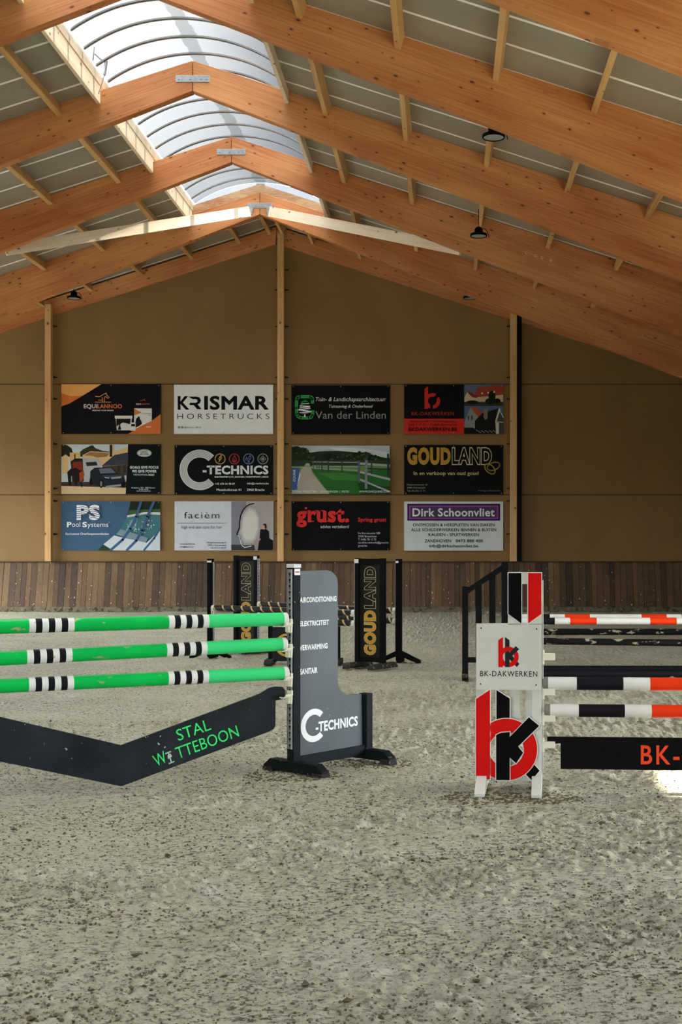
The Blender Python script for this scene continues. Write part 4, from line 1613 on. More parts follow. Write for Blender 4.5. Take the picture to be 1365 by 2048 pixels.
# ------------------------------------------------------------------ the green jump
A0 = G(588, 1546)
A1 = G(731, 1519)
TH = math.atan2(A1.y - A0.y, A1.x - A0.x)
LA = (A1 - A0).length
wing = thing('jump_wing', 'tall black jump wing with a dark grey L-shaped panel and white capitals', 'jump wing', A0, TH, 'jump stands')
PA = Plane(A0.x, A0.y, TH)
HP = PA.at(588, 1128)[1]
mb = MB(); mb.box((-.037, -.037, .02), (.037, .037, HP - .02), BLACK); mb.build('post', wing, bevel=.004)
mb = MB(); mb.box((-.041, -.041, HP - .03), (.041, .041, HP), paint((206, 208, 204), .4, .05, 4)); mb.build('post_cap', wing, bevel=.004, label='white plastic post cap')
mb = MB()
mb.box((-.03, -.0395, HP - .085), (.03, -.038, HP - .036), TXT_WHITE)
mb.box((-.022, -.0400, HP - .066), (.022, -.0396, HP - .056), paint((190, 70, 60), .5, .05, 4))
mb.build('sticker', wing, label='white sticker with a red line')
MT = Matrix.Translation((-.037, 0, 0)) @ Matrix.Rotation(R(-90), 4, 'Z')
keyhole_track(wing, .052, .19, HP - .04, MT)
ztop2 = PA.at(731, 1386)[1]
mb = MB(); mb.box((LA - .037, -.05, .02), (LA + .037, .037, ztop2), BLACK); mb.build('rear_post', wing, bevel=.004)
pts = [PA.at(*p, -.012) for p in ((600, 1142), (655, 1140), (664, 1143), (671, 1149), (675, 1157), (676.5, 1168), (676.5, 1362), (678, 1372), (682, 1380), (688, 1386), (696, 1389), (724, 1388), (726, 1502), (600, 1512))]
pts[0] = (.037, pts[0][1]); pts[-1] = (.037, pts[-1][1])
mb = MB(); mb.prism(pts, -.012, .008, CHARCOAL); pan = mb.build('panel', wing, bevel=.002)
z0, z1 = PA.at(600, 1531)[1], PA.at(600, 1511)[1]
mb = MB(); mb.box((.037, -.036, z0), (LA - .037, .03, z1), BLACK); mb.build('bottom_rail', wing, bevel=.004)
foot(wing, 0, -.34, .3, .085, .095)
foot(wing, LA, -.3, .32, .085, .095)
LY = -.0135
mb = MB()
for s, x0, x1, yb, yc in (('AIRCONDITIONING', 600, 673.5, 1203.5, 1194), ('ELEKTRICITEIT', 600, 658.5, 1250.5, 1241.5), ('VERWARMING', 599.5, 655.5, 1298.5, 1288.8), ('SANITAIR', 600.5, 635.5, 1347, 1336.5)):
    a, zb = PA.at(x0, yb, LY); c, zc = PA.at(x1, yc, LY)
    zb2 = PA.at(x1, yb, LY)[1]
    # keep the line level on the panel
    hh = (zc - zb2)
    text(mb, s, max(a, .012), c, (zb + zb2) / 2, (zb + zb2) / 2 + hh, LY, TXT_WHITE, .045)
a, zb = PA.at(632, 1458.5, LY); c, zc = PA.at(716, 1439, LY); zb = PA.at(674, 1457, LY)[1]; zc = PA.at(674, 1439, LY)[1]
text(mb, '-TECHNICS', a, c, zb, zc, LY, TXT_WHITE, .045)
mb.build('lettering', pan, label='white printed capitals')
mb = MB()
cl, cr = PA.at(602, 1452, LY)[0], PA.at(647, 1452, LY)[0]
ct, cb = PA.at(625, 1418, LY)[1], PA.at(625, 1484.5, LY)[1]
rz_ = (ct - cb) / 2
kx = (cr - cl) / (rz_ * 1.72)
for q in arc_poly(0, 0, rz_, rz_ * .64, 45, 315, 48):
    mb.flat([(cl + rz_ * kx + p[0] * kx, (ct + cb) / 2 + p[1]) for p in q], LY, TXT_WHITE)
mb.build('logo', pan, label='large white letter C')

# poles of the green jump
PE = A0 - Vector((math.cos(TH), math.sin(TH), 0)) * .043        # face of the rail
YL = A0.y / 1.108
XLft = (0 - VX) * YL / F
XRgt = (575 - VX) * A0.y / F
TP = math.atan2(A0.y - YL, XRgt - XLft)
PP = Plane(PE.x, PE.y, TP)
GROUP_G = 'green jump poles'
LP = 3.0
for k, (name, yr, yl, off, bl) in enumerate((('top', 1238, 1253.5, 0, (57, 147, 336, 415.5)), ('middle', 1288, 1317, 1, (53, 143, 332, 412)), ('bottom', 1346, 1372, 0, (56.5, 146, 335, 415)))):
    te, ze = PP.at((573, 571, 574)[k], yr)
    tl, zl = PP.at(0, yl)
    tilt = math.atan2(ze - zl, te - tl)
    b = [PP.at(x, (yr + yl) / 2)[0] for x in bl]
    start = te - LP / 1
    bands = []
    mid = (b[1] + b[2]) / 2
    def zebra(a, c):
        return [((c - a) / 7, PWHITE if i % 2 == 0 else PBLACK) for i in range(7)]
    bands.append((b[0] - start, GREEN)); bands += zebra(b[0], b[1]); bands.append((b[2] - b[1], GREEN)); bands += zebra(b[2], b[3]); bands.append((te - .03 - b[3], GREEN_LIT)); bands.append((.03, PWHITE))
    Ltot = sum(x[0] for x in bands)
    ct_, st_ = math.cos(TP), math.sin(TP)
    loc = (PE.x + start * ct_, PE.y + start * st_, ze - (te - start) * math.tan(tilt))
    pole('jump_pole', f'green pole with black and white bands, {name} one of three', loc, TP, Ltot, .0505, bands, GROUP_G, tilt)
    cl = PP.at(577, yr)
    cup((PE.x, PE.y, ze - .0), TH, f'cream plastic jump cup under the {name} green pole', 'cream cups of the green jump')
    if k == 0:
        pass

# V-shaped filler board
def V(px, py):
    return PP.at(px, py, -.012)
vt, vb = V(238, 1491), V(243, 1576)
rt = [V(520, 1388), V(540, 1376), V(551, 1373.5)]
ear = [V(566, 1374), V(571, 1380), V(571, 1394), V(566, 1399), V(552, 1401)]
rb = [V(551.5, 1452), V(548, 1458), V(540, 1463)]
mx = lambda p: (2 * vb[0] - p[0], p[1])
top, botm = (vb[0], vt[1]), (vb[0], max(vb[1], .012))
right = rt + ear + rb
outline = [top] + right + [botm] + [mx(p) for p in reversed(right)]
fil = thing('filler_board', 'black V-shaped filler board with green hand lettering resting on the sand', 'filler board', (PE.x, PE.y, 0), TP)
mb = MB(); mb.prism(outline, -.012, .012, BOARD_BLACK); mb.build('board', fil, bevel=.003)
def on_board(mb, s, p0, p1, h, mat, bold, y=-.0132):
    """Lettering from p0 to p1 (baseline pixels), cap height h in pixels."""
    a, c = V(*p0), V(*p1)
    ang = math.atan2(c[1] - a[1], c[0] - a[0])
    hh = h * A0.y * .95 / F
    M = Matrix.Translation((a[0], 0, a[1])) @ Matrix.Rotation(-ang, 4, 'Y')
    text(mb, s, 0, math.hypot(c[0] - a[0], c[1] - a[1]), 0, hh, y, mat, bold, M=M)
LG = paint((52, 216, 104), .5, .08, 9, chips=(40, 60, 44), chip_amt=.7, chip_scale=30, name='lettering_green')
mb = MB()
on_board(mb, 'STAL', (357, 1482), (423, 1459), 23, LG, -.004)
on_board(mb, 'W', (313, 1534), (336, 1523), 24, LG, -.004)
on_board(mb, 'TTEBOON', (356, 1518), (479, 1472), 23.5, LG, -.004)
mb.build('lettering', fil, label='green hand lettering')
mb = MB()
M = Matrix.Translation((V(338, 1528.5)[0], 0, V(338, 1528.5)[1])) @ Matrix.Rotation(-R(19), 4, 'Y')
hh = 24 * A0.y * .95 / F
WORN = paint((150, 186, 160), .6, .1, 9)
for x0, x1, za, zb2 in ((.018, .027, .0, hh), (.0, .045, hh - .009, hh), (.0, .045, .0, .009)):
    mb.flat([(x0, za), (x1, za), (x1, zb2), (x0, zb2)], -.0132 - za * .002, WORN, M)
mb.flat([(.006, hh * .45), (.042, hh * .5), (.036, hh * .8), (.012, hh * .75)], -.0136, paint((170, 172, 166), .6, .1, 9), M)
mb.build('lettering', fil, label='worn pale letter I')
zc_ = PP.at(575, 1376)[1]
cup((PE.x, PE.y, PP.at(575, 1392)[1] + .045), TH, 'cream plastic jump cup under the ear of the V-shaped board', 'cream cups of the green jump')

# ------------------------------------------------------------------ the black and gold oxer
PHI = R(-32.7)
GW, GH = .45, 1.60


def goud_wing(org, sgn, label, W=GW, H=GH):
    """Black wing with a recessed panel; pole-side post at local x = 0, the other at sgn * W."""
    t = thing('jump_wing', label, 'jump wing', org, PHI, 'jump stands')
    x0, x1 = (0, W) if sgn > 0 else (-W, 0)
    for x in (x0, x1):
        mb = MB(); mb.box((x - .036, -.036, .02), (x + .036, .036, H), BLACK2); mb.build('post', t, bevel=.004)
    mb = MB(); mb.box((x0 + .036, -.03, H - .09), (x1 - .036, .03, H - .005), BLACK2); mb.build('top_rail', t, bevel=.003)
    mb = MB(); mb.box((x0 + .036, -.03, .1), (x1 - .036, .03, .17), BLACK2); mb.build('bottom_rail', t, bevel=.003)
    mb = MB(); mb.box((x0 + .036, -.008, .17), (x1 - .036, .012, H - .09), paint((22, 23, 20), .5, .15, 5)); pan = mb.build('panel', t)
    xc = (x0 + x1) / 2
    g0 = .20
    g1 = H - .12
    M = Matrix.Translation((xc + .09, 0, g0)) @ Matrix.Rotation(-math.pi / 2, 4, 'Y')
    mid = g0 + (g1 - g0) * .515
    mb = MB(); text(mb, 'GOUD', 0, mid - g0 - .012, 0, .18, -.0095, GOLD, .075, M=M); mb.build('lettering', pan, label='gold capitals reading upwards')
    mb = MB(); text(mb, 'GOUD', 0, mid - g0 - .012, 0, .18, -.0098, GOLD_LINE, .08, outline=.009, M=M)
    text(mb, 'LAND', mid - g0 + .012, g1 - g0, 0, .18, -.0098, GOLD_LINE, .06, outline=.012, M=M)
    mb.build('lettering', pan, label='pale gold outlined capitals reading upwards')
    foot(t, x0, -.33, .33, .08, .095, RUBBER, pad=False)
    foot(t, x1, -.33, .33, .08, .095, RUBBER, pad=False)
    MT = Matrix.Translation((-sgn * .036, 0, 0)) @ Matrix.Rotation(R(-90 if sgn > 0 else 90), 4, 'Z')
    keyhole_track(t, .05, .18, H - .05, MT, .05, paint((176, 180, 180), .45, .1, 6, metal=.2))
    mb = MB(); mb.box((-.036 - (.004 if sgn > 0 else 0), -.039, H - .07), (.036 + (.004 if sgn < 0 else 0), -.0365, H - .012), TXT_WHITE); mb.build('sticker', t, label='small white sticker')
    return t


def simple_stand(org, sgn, label, H=1.6):
    t = thing('jump_stand', label, 'jump stand', org, PHI * .25, 'jump stands')
    mb = MB(); mb.box((-.045, -.045, .03), (.045, .045, H), BLACK2); mb.build('post', t, bevel=.004)
    for s in (-1, 1):
        mb = MB()
        c = [(s * .03, .19), (s * .34, .04), (s * .34, .0), (s * .28, .0), (s * .03, .1)]
        mb.prism(c, -.05, .03, BLACK2)
        mb.build('leg', t, bevel=.004)
    mb = MB(); mb.prism([(-.05, .0), (.3, .0), (.3, .05), (-.05, .14)], -.035, .035, BLACK2, axis='x'); mb.build('leg', t, bevel=.004)
    MT = Matrix.Translation((sgn * .045, 0, 0)) @ Matrix.Rotation(R(-90 if sgn < 0 else 90), 4, 'Z')
    keyhole_track(t, .05, .18, H - .05, MT, .05, paint((176, 180, 180), .45, .1, 6, metal=.2))
    mb = MB(); mb.box((-.045, -.0475, H - .06), (-.0 if sgn < 0 else .03, -.0455, H - .03), TXT_WHITE); mb.build('sticker', t, label='small white sticker')
    return t


def ground(px, Y):
    return Vector(((px - VX) * Y / F, Y, 0))


YRF, YLF, YLB, YRB = 18.4, 20.1, 20.9, 19.3
R1 = ground(716.5, YRF)
LF = ground(421.5, YLF)
L1 = ground(513.5, YLB)
RB = ground(798.5, YRB)
goud_wing(R1, 1, 'black jump wing with gold upright capitals beside the grey L-shaped wing', H=1.615)
goud_wing(L1, -1, 'black jump wing with gold upright capitals partly behind the green poles', H=1.65)
simple_stand(LF, 1, 'plain black post stand on splayed legs, behind the green poles')
simple_stand(RB, -1, 'plain black post stand on splayed legs, next to the fully visible gold-lettered wing')


def between(a, b, z0, z1, label, ga=.05, gb=.05):
    d = (b - a)
    u = d.normalized()
    p, q = a + u * ga, b - u * gb
    p.z, q.z = z0, z1
    L = (q - p).length
    o = pole('jump_pole', label, p, math.atan2(d.y, d.x), L, .047, [(.05, PWHITE), (L - .1, SPIRAL), (.05, PWHITE)], 'black and gold poles', math.asin((q.z - p.z) / L))
    return p, q, math.atan2(d.y, d.x)


for (a, b, zs, ze, lab) in ((LF, R1, .812, .809, 'black pole with gold spiral stripes, upper front pole of the oxer'), (LF, R1, .665, .655, 'black pole with gold spiral stripes, lower front pole of the oxer'),
                            (L1, RB, .838, .80, 'black pole with gold spiral stripes, upper back pole of the oxer'), (L1, RB, .67, .64, 'black pole with gold spiral stripes, lower back pole of the oxer')):
    p, q, an = between(a, b, zs, ze, lab)
    pos = ('upper ' if 'upper' in lab else 'lower ') + ('front' if 'front' in lab else 'back')
    cup((q.x + .012 * math.cos(an), q.y + .012 * math.sin(an), q.z), an, f'pale cup at the near end of the {pos} gold-striped pole', 'cups of the gold-striped jump', length=.08)
    cup((p.x - .012 * math.cos(an), p.y - .012 * math.sin(an), p.z), an + math.pi, f'pale cup at the far end of the {pos} gold-striped pole', 'cups of the gold-striped jump', length=.08)

FY = 19.0
fo = ground(609, FY)
sF = F / FY
fl = thing('low_filler', 'low black filler panel with a gold ring between the gold-lettered wings', 'filler panel', fo, 0)
X = lambda px: (px - 609) / sF
Zp = lambda py: HC + (VY - py) / sF
mb = MB(); mb.box((X(537), -.015, .05), (X(681), .015, Zp(1254)), paint((20, 21, 21), .5, .2, 5)); pan = mb.build('panel', fl, bevel=.003)
mb = MB()
for q in arc_poly(X(574), Zp(1290), 23 / sF, 18.5 / sF, 0, 360, 40):
    mb.flat(q, -.0155, GOLD)
mb.build('logo', pan, label='gold ring')
for px in (537 + 4, 681 - 4):
    mb = MB(); mb.box((X(px) - .03, -.02, .02), (X(px) + .03, .035, Zp(1254) + .012), BLACK2); mb.build('post', fl, bevel=.003)
    foot(fl, X(px), -.3, .26, .12, .085, RUBBER, pad=False)

# ------------------------------------------------------------------ the red, white and black jump
C0 = ground(1019, F * HC / (1577 - VY))
TC = R(-5)
bk = thing('jump_wing', 'white jump stand with a cut-out red and black round emblem', 'jump wing', C0, TC, 'jump stands')
PC = Plane(C0.x, C0.y, TC)
YF_ = -.05
q_ = lambda px, py, y=YF_: PC.at(px, py, y)


def shape(pts, y0, y1, mat, name, parent=bk, bevel=.0015, label=None):
    mb = MB()
    mb.prism([q_(*p, y0) for p in pts], y0, y1, mat)
    return mb.build(name, parent, bevel=bevel, label=label)


# frame behind: uprights and rails
shape([(953, 1379), (972, 1379), (972, 1572), (953, 1572)], -.035, .03, WHITE, 'post')
shape([(1064, 1147), (1084, 1147), (1084, 1574), (1064, 1574)], -.035, .035, WHITE, 'post', bevel=.004)
shape([(1021, 1379), (1041, 1379), (1041, 1552), (1021, 1552)], .0, .03, WHITE, 'slat')
shape([(1052, 1379), (1064, 1379), (1064, 1552), (1052, 1552)], -.005, .03, WHITE, 'slat')
shape([(972, 1547), (1064, 1548), (1064, 1562), (972, 1561)], -.035, .02, WHITE, 'bottom_rail')
# printed board of the upper half
brd = shape([(953, 1247), (1016.5, 1246), (1016.5, 1144), (1084, 1144.5), (1084, 1380.5), (953, 1379)], YF_, -.037, WHITE, 'board')
YB = YF_ - .001


def mark(mb, cx, cy, rad, y, red, blk, edge, mode):
    """The round b and dark k: red and black bands woven through one another (pixels)."""
    g = lambda a, c: q_(cx + a * rad, cy - c * rad, y)
    dz = .0 if mode == 'flat' else 1
    def face(pts, mat, lv):
        mb.flat([g(*p) for p in pts], y - .0004 * lv, mat)
    redbar = [(-1, 1.63), (-.54, 1.95), (-.54, -1), (-1, -1)]
    stem = [(-.33, 1.95), (.1, 1.63), (.1, -1), (-.33, -1)]
    arm = [(.1, .42), (.724, 1.045), (1.055, .766), (.373, .097), (.1, -.18), (-.1, .1)]
    leg = [(.1, .28), (.373, .097), (1.075, -.69), (.81, -1.0), (.1, -.24)]
    face(leg, blk, 1)
    face(stem, blk, 2)
    for a0, a1, m in ((0, 360, red),):
        for qd in arc_poly(cx, cy, rad, rad * .565, a0, a1, 60):
            mb.flat([q_(p[0], 2 * cy - p[1], y) for p in qd], y - .0004 * 3, m)
    face(redbar, red, 3.5)
    face([(-.33, .5), (.1, .5), (.1, -1), (-.33, -1)], blk, 4)
    face(arm, blk, 5)


# small emblem and lettering on the board
mb = MB()
mark(mb, 1017.7, 1313.7, 20.4, YB, RED, paint((20, 20, 20), .45, .1, 4), None, 'flat')
mb.build('logo', brd, label='small red b with a black k')
mb = MB()
a, zb = q_(961, 1352.5, YB); c, zc = q_(1075.5, 1342.5, YB); zb = q_(1018, 1352.8, YB)[1]; zc = q_(1018, 1342.2, YB)[1]
text(mb, 'BK-DAKWERKEN', a, c, zb, zc, YB, paint((28, 28, 26), .5, .05, 4), .012, spacing=1.15)
mb.build('lettering', brd, label='black lettering')
for p in ((963, 1256), (1074, 1258), (962, 1368), (1073, 1370)):
    mb = MB(); mb.flat(ngon(*q_(*p, YB), .0055, n=10), YB - .0012, DARK); mb.flat(ngon(*q_(*p, YB), .0055, n=10), YB - .0006, DARK); mb.build('screw', brd)


def cut(pts, y0, mat, name, label=None, edge=.004):
    """A cut-out painted band with a thin white edge."""
    mb = MB()
    loc = [q_(*p, y0) for p in pts]
    mb.prism(loc, y0, y0 + .012, mat, side=WHITE)
    return mb.build(name, bk, label=label)


ca, cb_, cr_ = 1013.5, 1499.0, 61.6
gp = lambda a, c: (ca + a * cr_, cb_ - c * cr_)
WEDGE = paint((226, 226, 216), .45, .04, 4)
def edged(pts, y0, mat, name, label, w=1.6):
    cx = sum(p[0] for p in pts) / len(pts); cy = sum(p[1] for p in pts) / len(pts)
    n = len(pts)
    A = sum(pts[i][0] * pts[(i + 1) % n][1] - pts[(i + 1) % n][0] * pts[i][1] for i in range(n))
    s = 1 if A > 0 else -1
    out = []
    for i in range(n):
        (ax, ay), (bx, by), (cx_, cy_) = pts[i - 1], pts[i], pts[(i + 1) % n]
        d1 = math.hypot(bx - ax, by - ay) or 1; d2 = math.hypot(cx_ - bx, cy_ - by) or 1
        n1 = ((by - ay) / d1 * s, -(bx - ax) / d1 * s); n2 = ((cy_ - by) / d2 * s, -(cx_ - bx) / d2 * s)
        k = 1 + n1[0] * n2[0] + n1[1] * n2[1]
        out.append((bx + (n1[0] + n2[0]) / max(k, .4) * w, by + (n1[1] + n2[1]) / max(k, .4) * w))
    mb = MB()
    mb.prism([q_(*p, y0 + .004) for p in out], y0 + .002, y0 + .010, WEDGE)
    mb.prism([q_(*p, y0) for p in pts], y0, y0 + .003, mat)
    return mb.build(name, bk, label=label)


BKP = paint((11, 11, 11), .65, .1, 4, name='band_black', spec=.04)
edged([gp(.373, .097), (1080, 1541.4), (1063.8, 1560.5), gp(.1, -.24), gp(.1, .2)], -.046, BKP, 'emblem_leg', 'black diagonal leg of the emblem')
edged([(993.5, 1380), (1020, 1397), (1020, 1560.5), (993.5, 1560)], -.049, BKP, 'emblem_stem', 'black upright of the emblem')
mb = MB()
for (ro, ri, y0, y1, m) in ((cr_ + 1.5, cr_ * .565 - 1.5, -.058, -.053, WEDGE), (cr_, cr_ * .565, -.061, -.058, RED)):
    n = 72
    vs, fs = [], []
    for i in range(n):
        a = 2 * math.pi * i / n
        for rr_, yy in ((ro, y0), (ri, y0), (ri, y1), (ro, y1)):
            p = q_(ca + rr_ * math.cos(a), cb_ - rr_ * math.sin(a), -.06)
            vs.append((p[0], yy, p[1]))
    for i in range(n):
        j = (i + 1) % n
        for k2 in range(4):
            fs.append((i * 4 + k2, j * 4 + k2, j * 4 + (k2 + 1) % 4, i * 4 + (k2 + 1) % 4))
    mb.add(vs, [f[::-1] for f in fs], m)
mb.build('emblem_ring', bk, label='red ring of the emblem')
edged([(952.5, 1398), (980.6, 1379.5), (980.6, 1558.5), (952.5, 1558.5)], -.063, RED, 'emblem_bar', 'red upright bar of the emblem')
edged([(993, 1470), (1003, 1465.5), (1020, 1464), (1020, 1474), (1058.6, 1434.6), (1079, 1451.8), (1037, 1493), (1047, 1505.5), (1033, 1526.5), (1020, 1515), (1020, 1560.5), (993, 1560)], -.066, BKP, 'emblem_arm', 'black arm of the emblem')
edged([(1017.5, 1146), (1043.5, 1146), (1043.5, 1247), (1017.5, 1228)], -.055, BKP, 'band', 'black painted band')
edged([(1057, 1146), (1083.5, 1146), (1083.5, 1228), (1057, 1247)], -.055, RED, 'band', 'red painted band')
# the slot between the bands shows what lies behind: cut it from the board
brd.data.clear_geometry()
mb = MB()
for pts in ([(953, 1247), (1016.5, 1246.5), (1084, 1247), (1084, 1380.5), (953, 1379)], [(1016.5, 1144), (1044.5, 1144), (1044.5, 1250), (1016.5, 1250)], [(1055.5, 1144.5), (1084, 1144.5), (1084, 1250), (1055.5, 1250)],
            [(1043, 1144.2), (1057, 1144.2), (1057, 1168), (1043, 1168)]):
    mb.prism([q_(*p) for p in pts], YF_, -.037, WHITE)
me_new = mb.build('board_tmp')
old = brd.data
brd.data = me_new.data
bpy.data.objects.remove(me_new)
bpy.data.meshes.remove(old)

MT = Matrix.Translation((q_(1084.5, 1300, 0)[0], 0, 0)) @ Matrix.Rotation(R(90), 4, 'Z')
keyhole_track(bk, .05, .14, 1.5, MT, .05, WHITE)
xl_, xr_ = q_(961.5, 1580, -.2)[0], q_(1074, 1580, -.2)[0]
for x in (xl_, xr_):
    mb = MB()
    mb.prism([(-.34, .0), (-.34, .022), (-.06, .10), (.06, .10), (.30, .022), (.30, .0)], x - .036, x + .036, WHITE, axis='x')
    mb.build('foot', bk, bevel=.003)

# poles, cups and the board with orange capitals
TCP = R(-4)
xe = q_(1088, 1366, 0)
dir_ = Vector((math.cos(TCP), math.sin(TCP), 0))
xt = Vector((math.cos(TC), math.sin(TC), 0))
base = C0 + xt * (q_(1088.5, 1366, 0)[0])
PQ = Plane(base.x, base.y, TCP)
for k, (py, xs, nm) in enumerate(((1366.5, (1088, 1097, 1154, 1247, 1300.5), 'upper'), (1420.5, (1092, 1101, 1158, 1250, 1303.5), 'lower'))):
    t_ = [PQ.at(x, py)[0] for x in xs]
    z = PQ.at(xs[0], py)[1]
    wl, bl_, w2, ol = t_[2] - t_[1], t_[3] - t_[2], t_[4] - t_[3], .42
    half = [(t_[1] - t_[0], GREY), (wl, PWHITE), (bl_, PBLACK), (w2, PWHITE), (ol, ORANGE)]
    bands = half + [(.5, PWHITE)] + half[::-1]
    loc = base + dir_ * t_[0]
    pole('jump_pole', f'white, black and orange banded pole, {nm} front pole at the white stand', (loc.x, loc.y, z), TCP, sum(b_[0] for b_ in bands), .0465, bands, 'orange, white and black poles')
def pin(px, py, lab, L=.08):
    """White peg cup on the rail of the white stand."""
    t = thing('jump_cup', lab, 'jump cup', (base.x, base.y, PQ.at(px, py)[1]), TCP, 'white cups of the front stand')
    mb = MB()
    mb.prism([(-.034, .026), (-.028, -.022), (.028, -.022), (.034, .026), (.024, .026), (.018, -.008), (-.018, -.008), (-.024, .026)], .0, L, CREAM, axis='x')
    mb.build('dish', t, bevel=.002)
    mb = MB(); mb.box((-.012, -.03, -.05), (.004, .03, .05), CREAM); mb.build('bracket', t, bevel=.002)
pin(1098, 1314, 'empty white peg cup on the white stand above the banded poles')
pin(1098, 1383.5, 'white peg cup under the upper front banded pole')
pin(1098, 1436.5, 'white peg cup under the lower front banded pole')
pin(1098, 1489, 'white peg cup holding the black board with orange capitals')
W_ = lambda px, py: PQ.at(px, py, -.0)
a0, a1 = W_(1095, 1473), W_(1122, 1473)
zt_, zm_, zb_ = a0[1], W_(1100, 1486.5)[1], W_(1122, 1537.5)[1]
LB = 2.62
pl = thing('filler_board', 'long black hanging board with orange capitals at the white stand', 'filler board', (base.x, base.y, 0), TCP)
mb = MB()
mb.prism([(a0[0], zt_), (a0[0] + LB, zt_), (a0[0] + LB, zm_), (a0[0] + LB - (a1[0] - a0[0]), zm_), (a0[0] + LB - (a1[0] - a0[0]), zb_), (a1[0], zb_), (a1[0], zm_), (a0[0], zm_)], -.012, .012, paint((13, 14, 14), .6, .2, 5, chips=(140, 138, 130), chip_amt=.77, chip_scale=20, spec=.05))
pb = mb.build('board', pl, bevel=.003)
mb = MB()
OT = paint((234, 70, 32), .5, .05, 4)
b0, b1 = W_(1282.3, 1526), W_(1359.5, 1491.5)
s1 = b1[0] - b0[0]
text(mb, 'BK-', b0[0], b1[0], b0[1] - .004, b1[1], -.0132, OT, .018, spacing=1.2)
text(mb, 'DAKWERKEN', b1[0] + .05, b1[0] + .05 + s1 * 2.9, b0[1] - .004, b1[1], -.0132, OT, .018, spacing=1.2)
mb.build('lettering', pb, label='orange capitals')

# ------------------------------------------------------------------ the oxer behind the white stand
YA, YB_ = 17.1, 17.9
lw = thing('jump_wing', 'black slatted jump wing with a sloping top rail behind the white stand', 'jump wing', ground(971, 16.55), 0, 'jump stands')
sL = F / 16.55
X = lambda px: (px - 971) / sL
Zl = lambda py: HC + (VY - py) / sL
mb = MB(); mb.box((X(925), -.04, .0), (X(937), .04, Zl(1173)), BLACK2); mb.build('post', lw, bevel=.004)
mb = MB(); mb.box((X(1004), -.04, .0), (X(1017), .04, Zl(1124)), BLACK2); mb.build('post', lw, bevel=.004)
mb = MB(); mb.prism([(X(937), Zl(1187)), (X(937), Zl(1175)), (X(1004), Zl(1130)), (X(1004), Zl(1143))], -.035, .035, BLACK2); mb.build('top_rail', lw, bevel=.003)
mb = MB(); mb.box((X(937), -.03, Zl(1325)), (X(1004), .03, Zl(1314.5)), BLACK2); mb.build('bottom_rail', lw, bevel=.003)
for x0, x1, ya in ((952, 964, 1170), (979, 991.5, 1152)):
    mb = MB(); mb.box((X(x0), -.02, Zl(1316)), (X(x1), .02, Zl(ya)), BLACK2); mb.build('slat', lw, bevel=.003)
for px in (931, 1010.5):
    foot(lw, X(px), -.05, .34, .08, .1, BLACK2, pad=False)
    mb = MB(); mb.box((X(px) - .042, -.046, -.01), (X(px) + .042, .04, .1), RUBBER); mb.build('foot_sleeve', lw, bevel=.004)
ps = thing('jump_stand', 'black post stand mostly hidden behind the white stand', 'jump stand', ground(1034, YB_ + .1), 0, 'jump stands')
mb = MB(); mb.box((-.04, -.04, .0), (.04, .04, 1.38), BLACK2); mb.build('post', ps, bevel=.004)
foot(ps, 0, -.3, .3, .08, .09, BLACK2, pad=False)
for k, (Y, py, x0, nm, cols) in enumerate(((YA, 1242, (1026, 1058, 1110, 1140.5, 1193.5, 1300, 1352), 'front', 0), (YB_, 1234.5, (1030, 1060, 1100, 1130, 1180, 1283, 1334), 'back', 0))):
    s = F / Y
    o = ground(x0[0], Y)
    z = HC + (VY - py) / s
    l = [(b_ - a_) / s for a_, b_ in zip(x0, x0[1:])]
    half = [(l[0], PWHITE), (l[1], PBLACK), (l[2], PWHITE), (l[3], ORANGE)]
    bands = half + [(l[4], PWHITE)] + half[::-1]
    pole('jump_pole', f'orange and white banded pole, {nm} one at the top of the rear oxer', (o.x, o.y, z), R(-.6), sum(b_[0] for b_ in bands), .0465, bands, 'orange and white poles')
for (Y, py, x0, nm, tl, L) in ((YB_, 1263.5, 1030, 'upper worn black pole of the rear oxer', 0, 3.1), (YA, 1281.5, 1026, 'lower worn black pole of the rear oxer', -.012, 3.1),):
    o = ground(x0, Y)
    pole('jump_pole', nm + ' with flaked paint', (o.x, o.y, HC + (VY - py) * Y / F), R(-.6), L, .0465, [(L, PWORN)], 'worn black poles', tl)
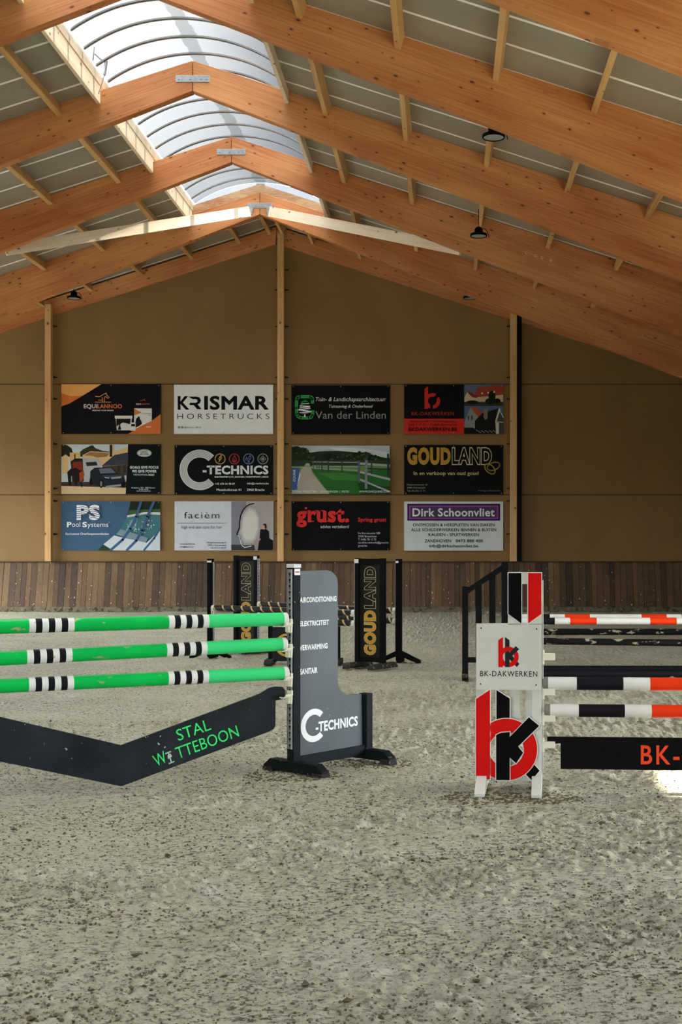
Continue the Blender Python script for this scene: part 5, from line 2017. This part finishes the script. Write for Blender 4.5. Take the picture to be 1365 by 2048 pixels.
for (Y, nm) in ((F * HC / (1344.5 - VY), 'back'), (F * HC / (1354.5 - VY), 'front')):
    o = ground(1032, Y)
    pole('jump_pole', f'black ground pole lying on the sand, the {nm} one of two', (o.x, o.y, .048), R(-.5), 3.1, .047, [(3.1, PBLACK)], 'black ground poles')
for Y, x0_, hh_, nm in ((YA, 1026, 1.45, 'front'), (YB_, 1030, 1.45, 'back')):
    s = F / Y
    o = ground(x0_, Y) + Vector((3.12 if Y == YA else 3.12, 0, 0))
    simple_stand(o, -1, f'plain black post stand at the far end of the {nm} orange and white pole', hh_)
oa = ground(1019.5, YA)
for z, nm in ((HC + (VY - 1242) * YA / F, 'front orange and white pole'), (HC + (VY - 1281.5) * YA / F, 'lower worn black pole')):
    cup((oa.x + .01, oa.y, z), math.pi, 'white plastic cup under the ' + nm, 'white cups of the rear oxer', WHITE)
ob_ = ground(1029, YB_)
for z, nm in ((HC + (VY - 1234.5) * YB_ / F, 'back orange and white pole'), (HC + (VY - 1263.5) * YB_ / F, 'upper worn black pole')):
    cup((ob_.x + .02, ob_.y, z), math.pi, 'white plastic cup under the ' + nm, 'white cups of the rear oxer', WHITE)

# sand heaped against the feet
mb = MB()
rr = random.Random(5)
for (c, rad, n) in ((A0 + Vector((.0, -.1, 0)), .38, 90), (A1 + Vector((.05, -.1, 0)), .38, 70), (C0 + Vector((-.2, -.3, 0)), .3, 60), (C0 + Vector((.22, -.3, 0)), .3, 70)):
    for _ in range(n * 5):
        a, r_ = rr.random() * 6.28, rad * math.sqrt(rr.random())
        s = .004 + .010 * rr.random() ** 2
        ctr = Vector((c.x + r_ * math.cos(a), c.y + r_ * math.sin(a) * .7, 0))
        ctr.z = float(floor_height(np.array(ctr.x), np.array(ctr.y))) - s * .1
        vs = [ctr + Vector((s * 1.5 * math.cos(w) * rr.uniform(.7, 1.2), s * 1.2 * math.sin(w) * rr.uniform(.7, 1.2), 0)) for w in (0, 1.05, 2.1, 3.14, 4.2, 5.25)] + [ctr + Vector((0, 0, s * .8))]
        mb.add(vs, [(i, (i + 1) % 6, 6) for i in range(6)], SOIL)
o = mb.build('sand_heaps')
o['kind'] = 'stuff'
tag(o, 'crumbs of damp sand kicked up around the feet of the jump stands', 'sand')
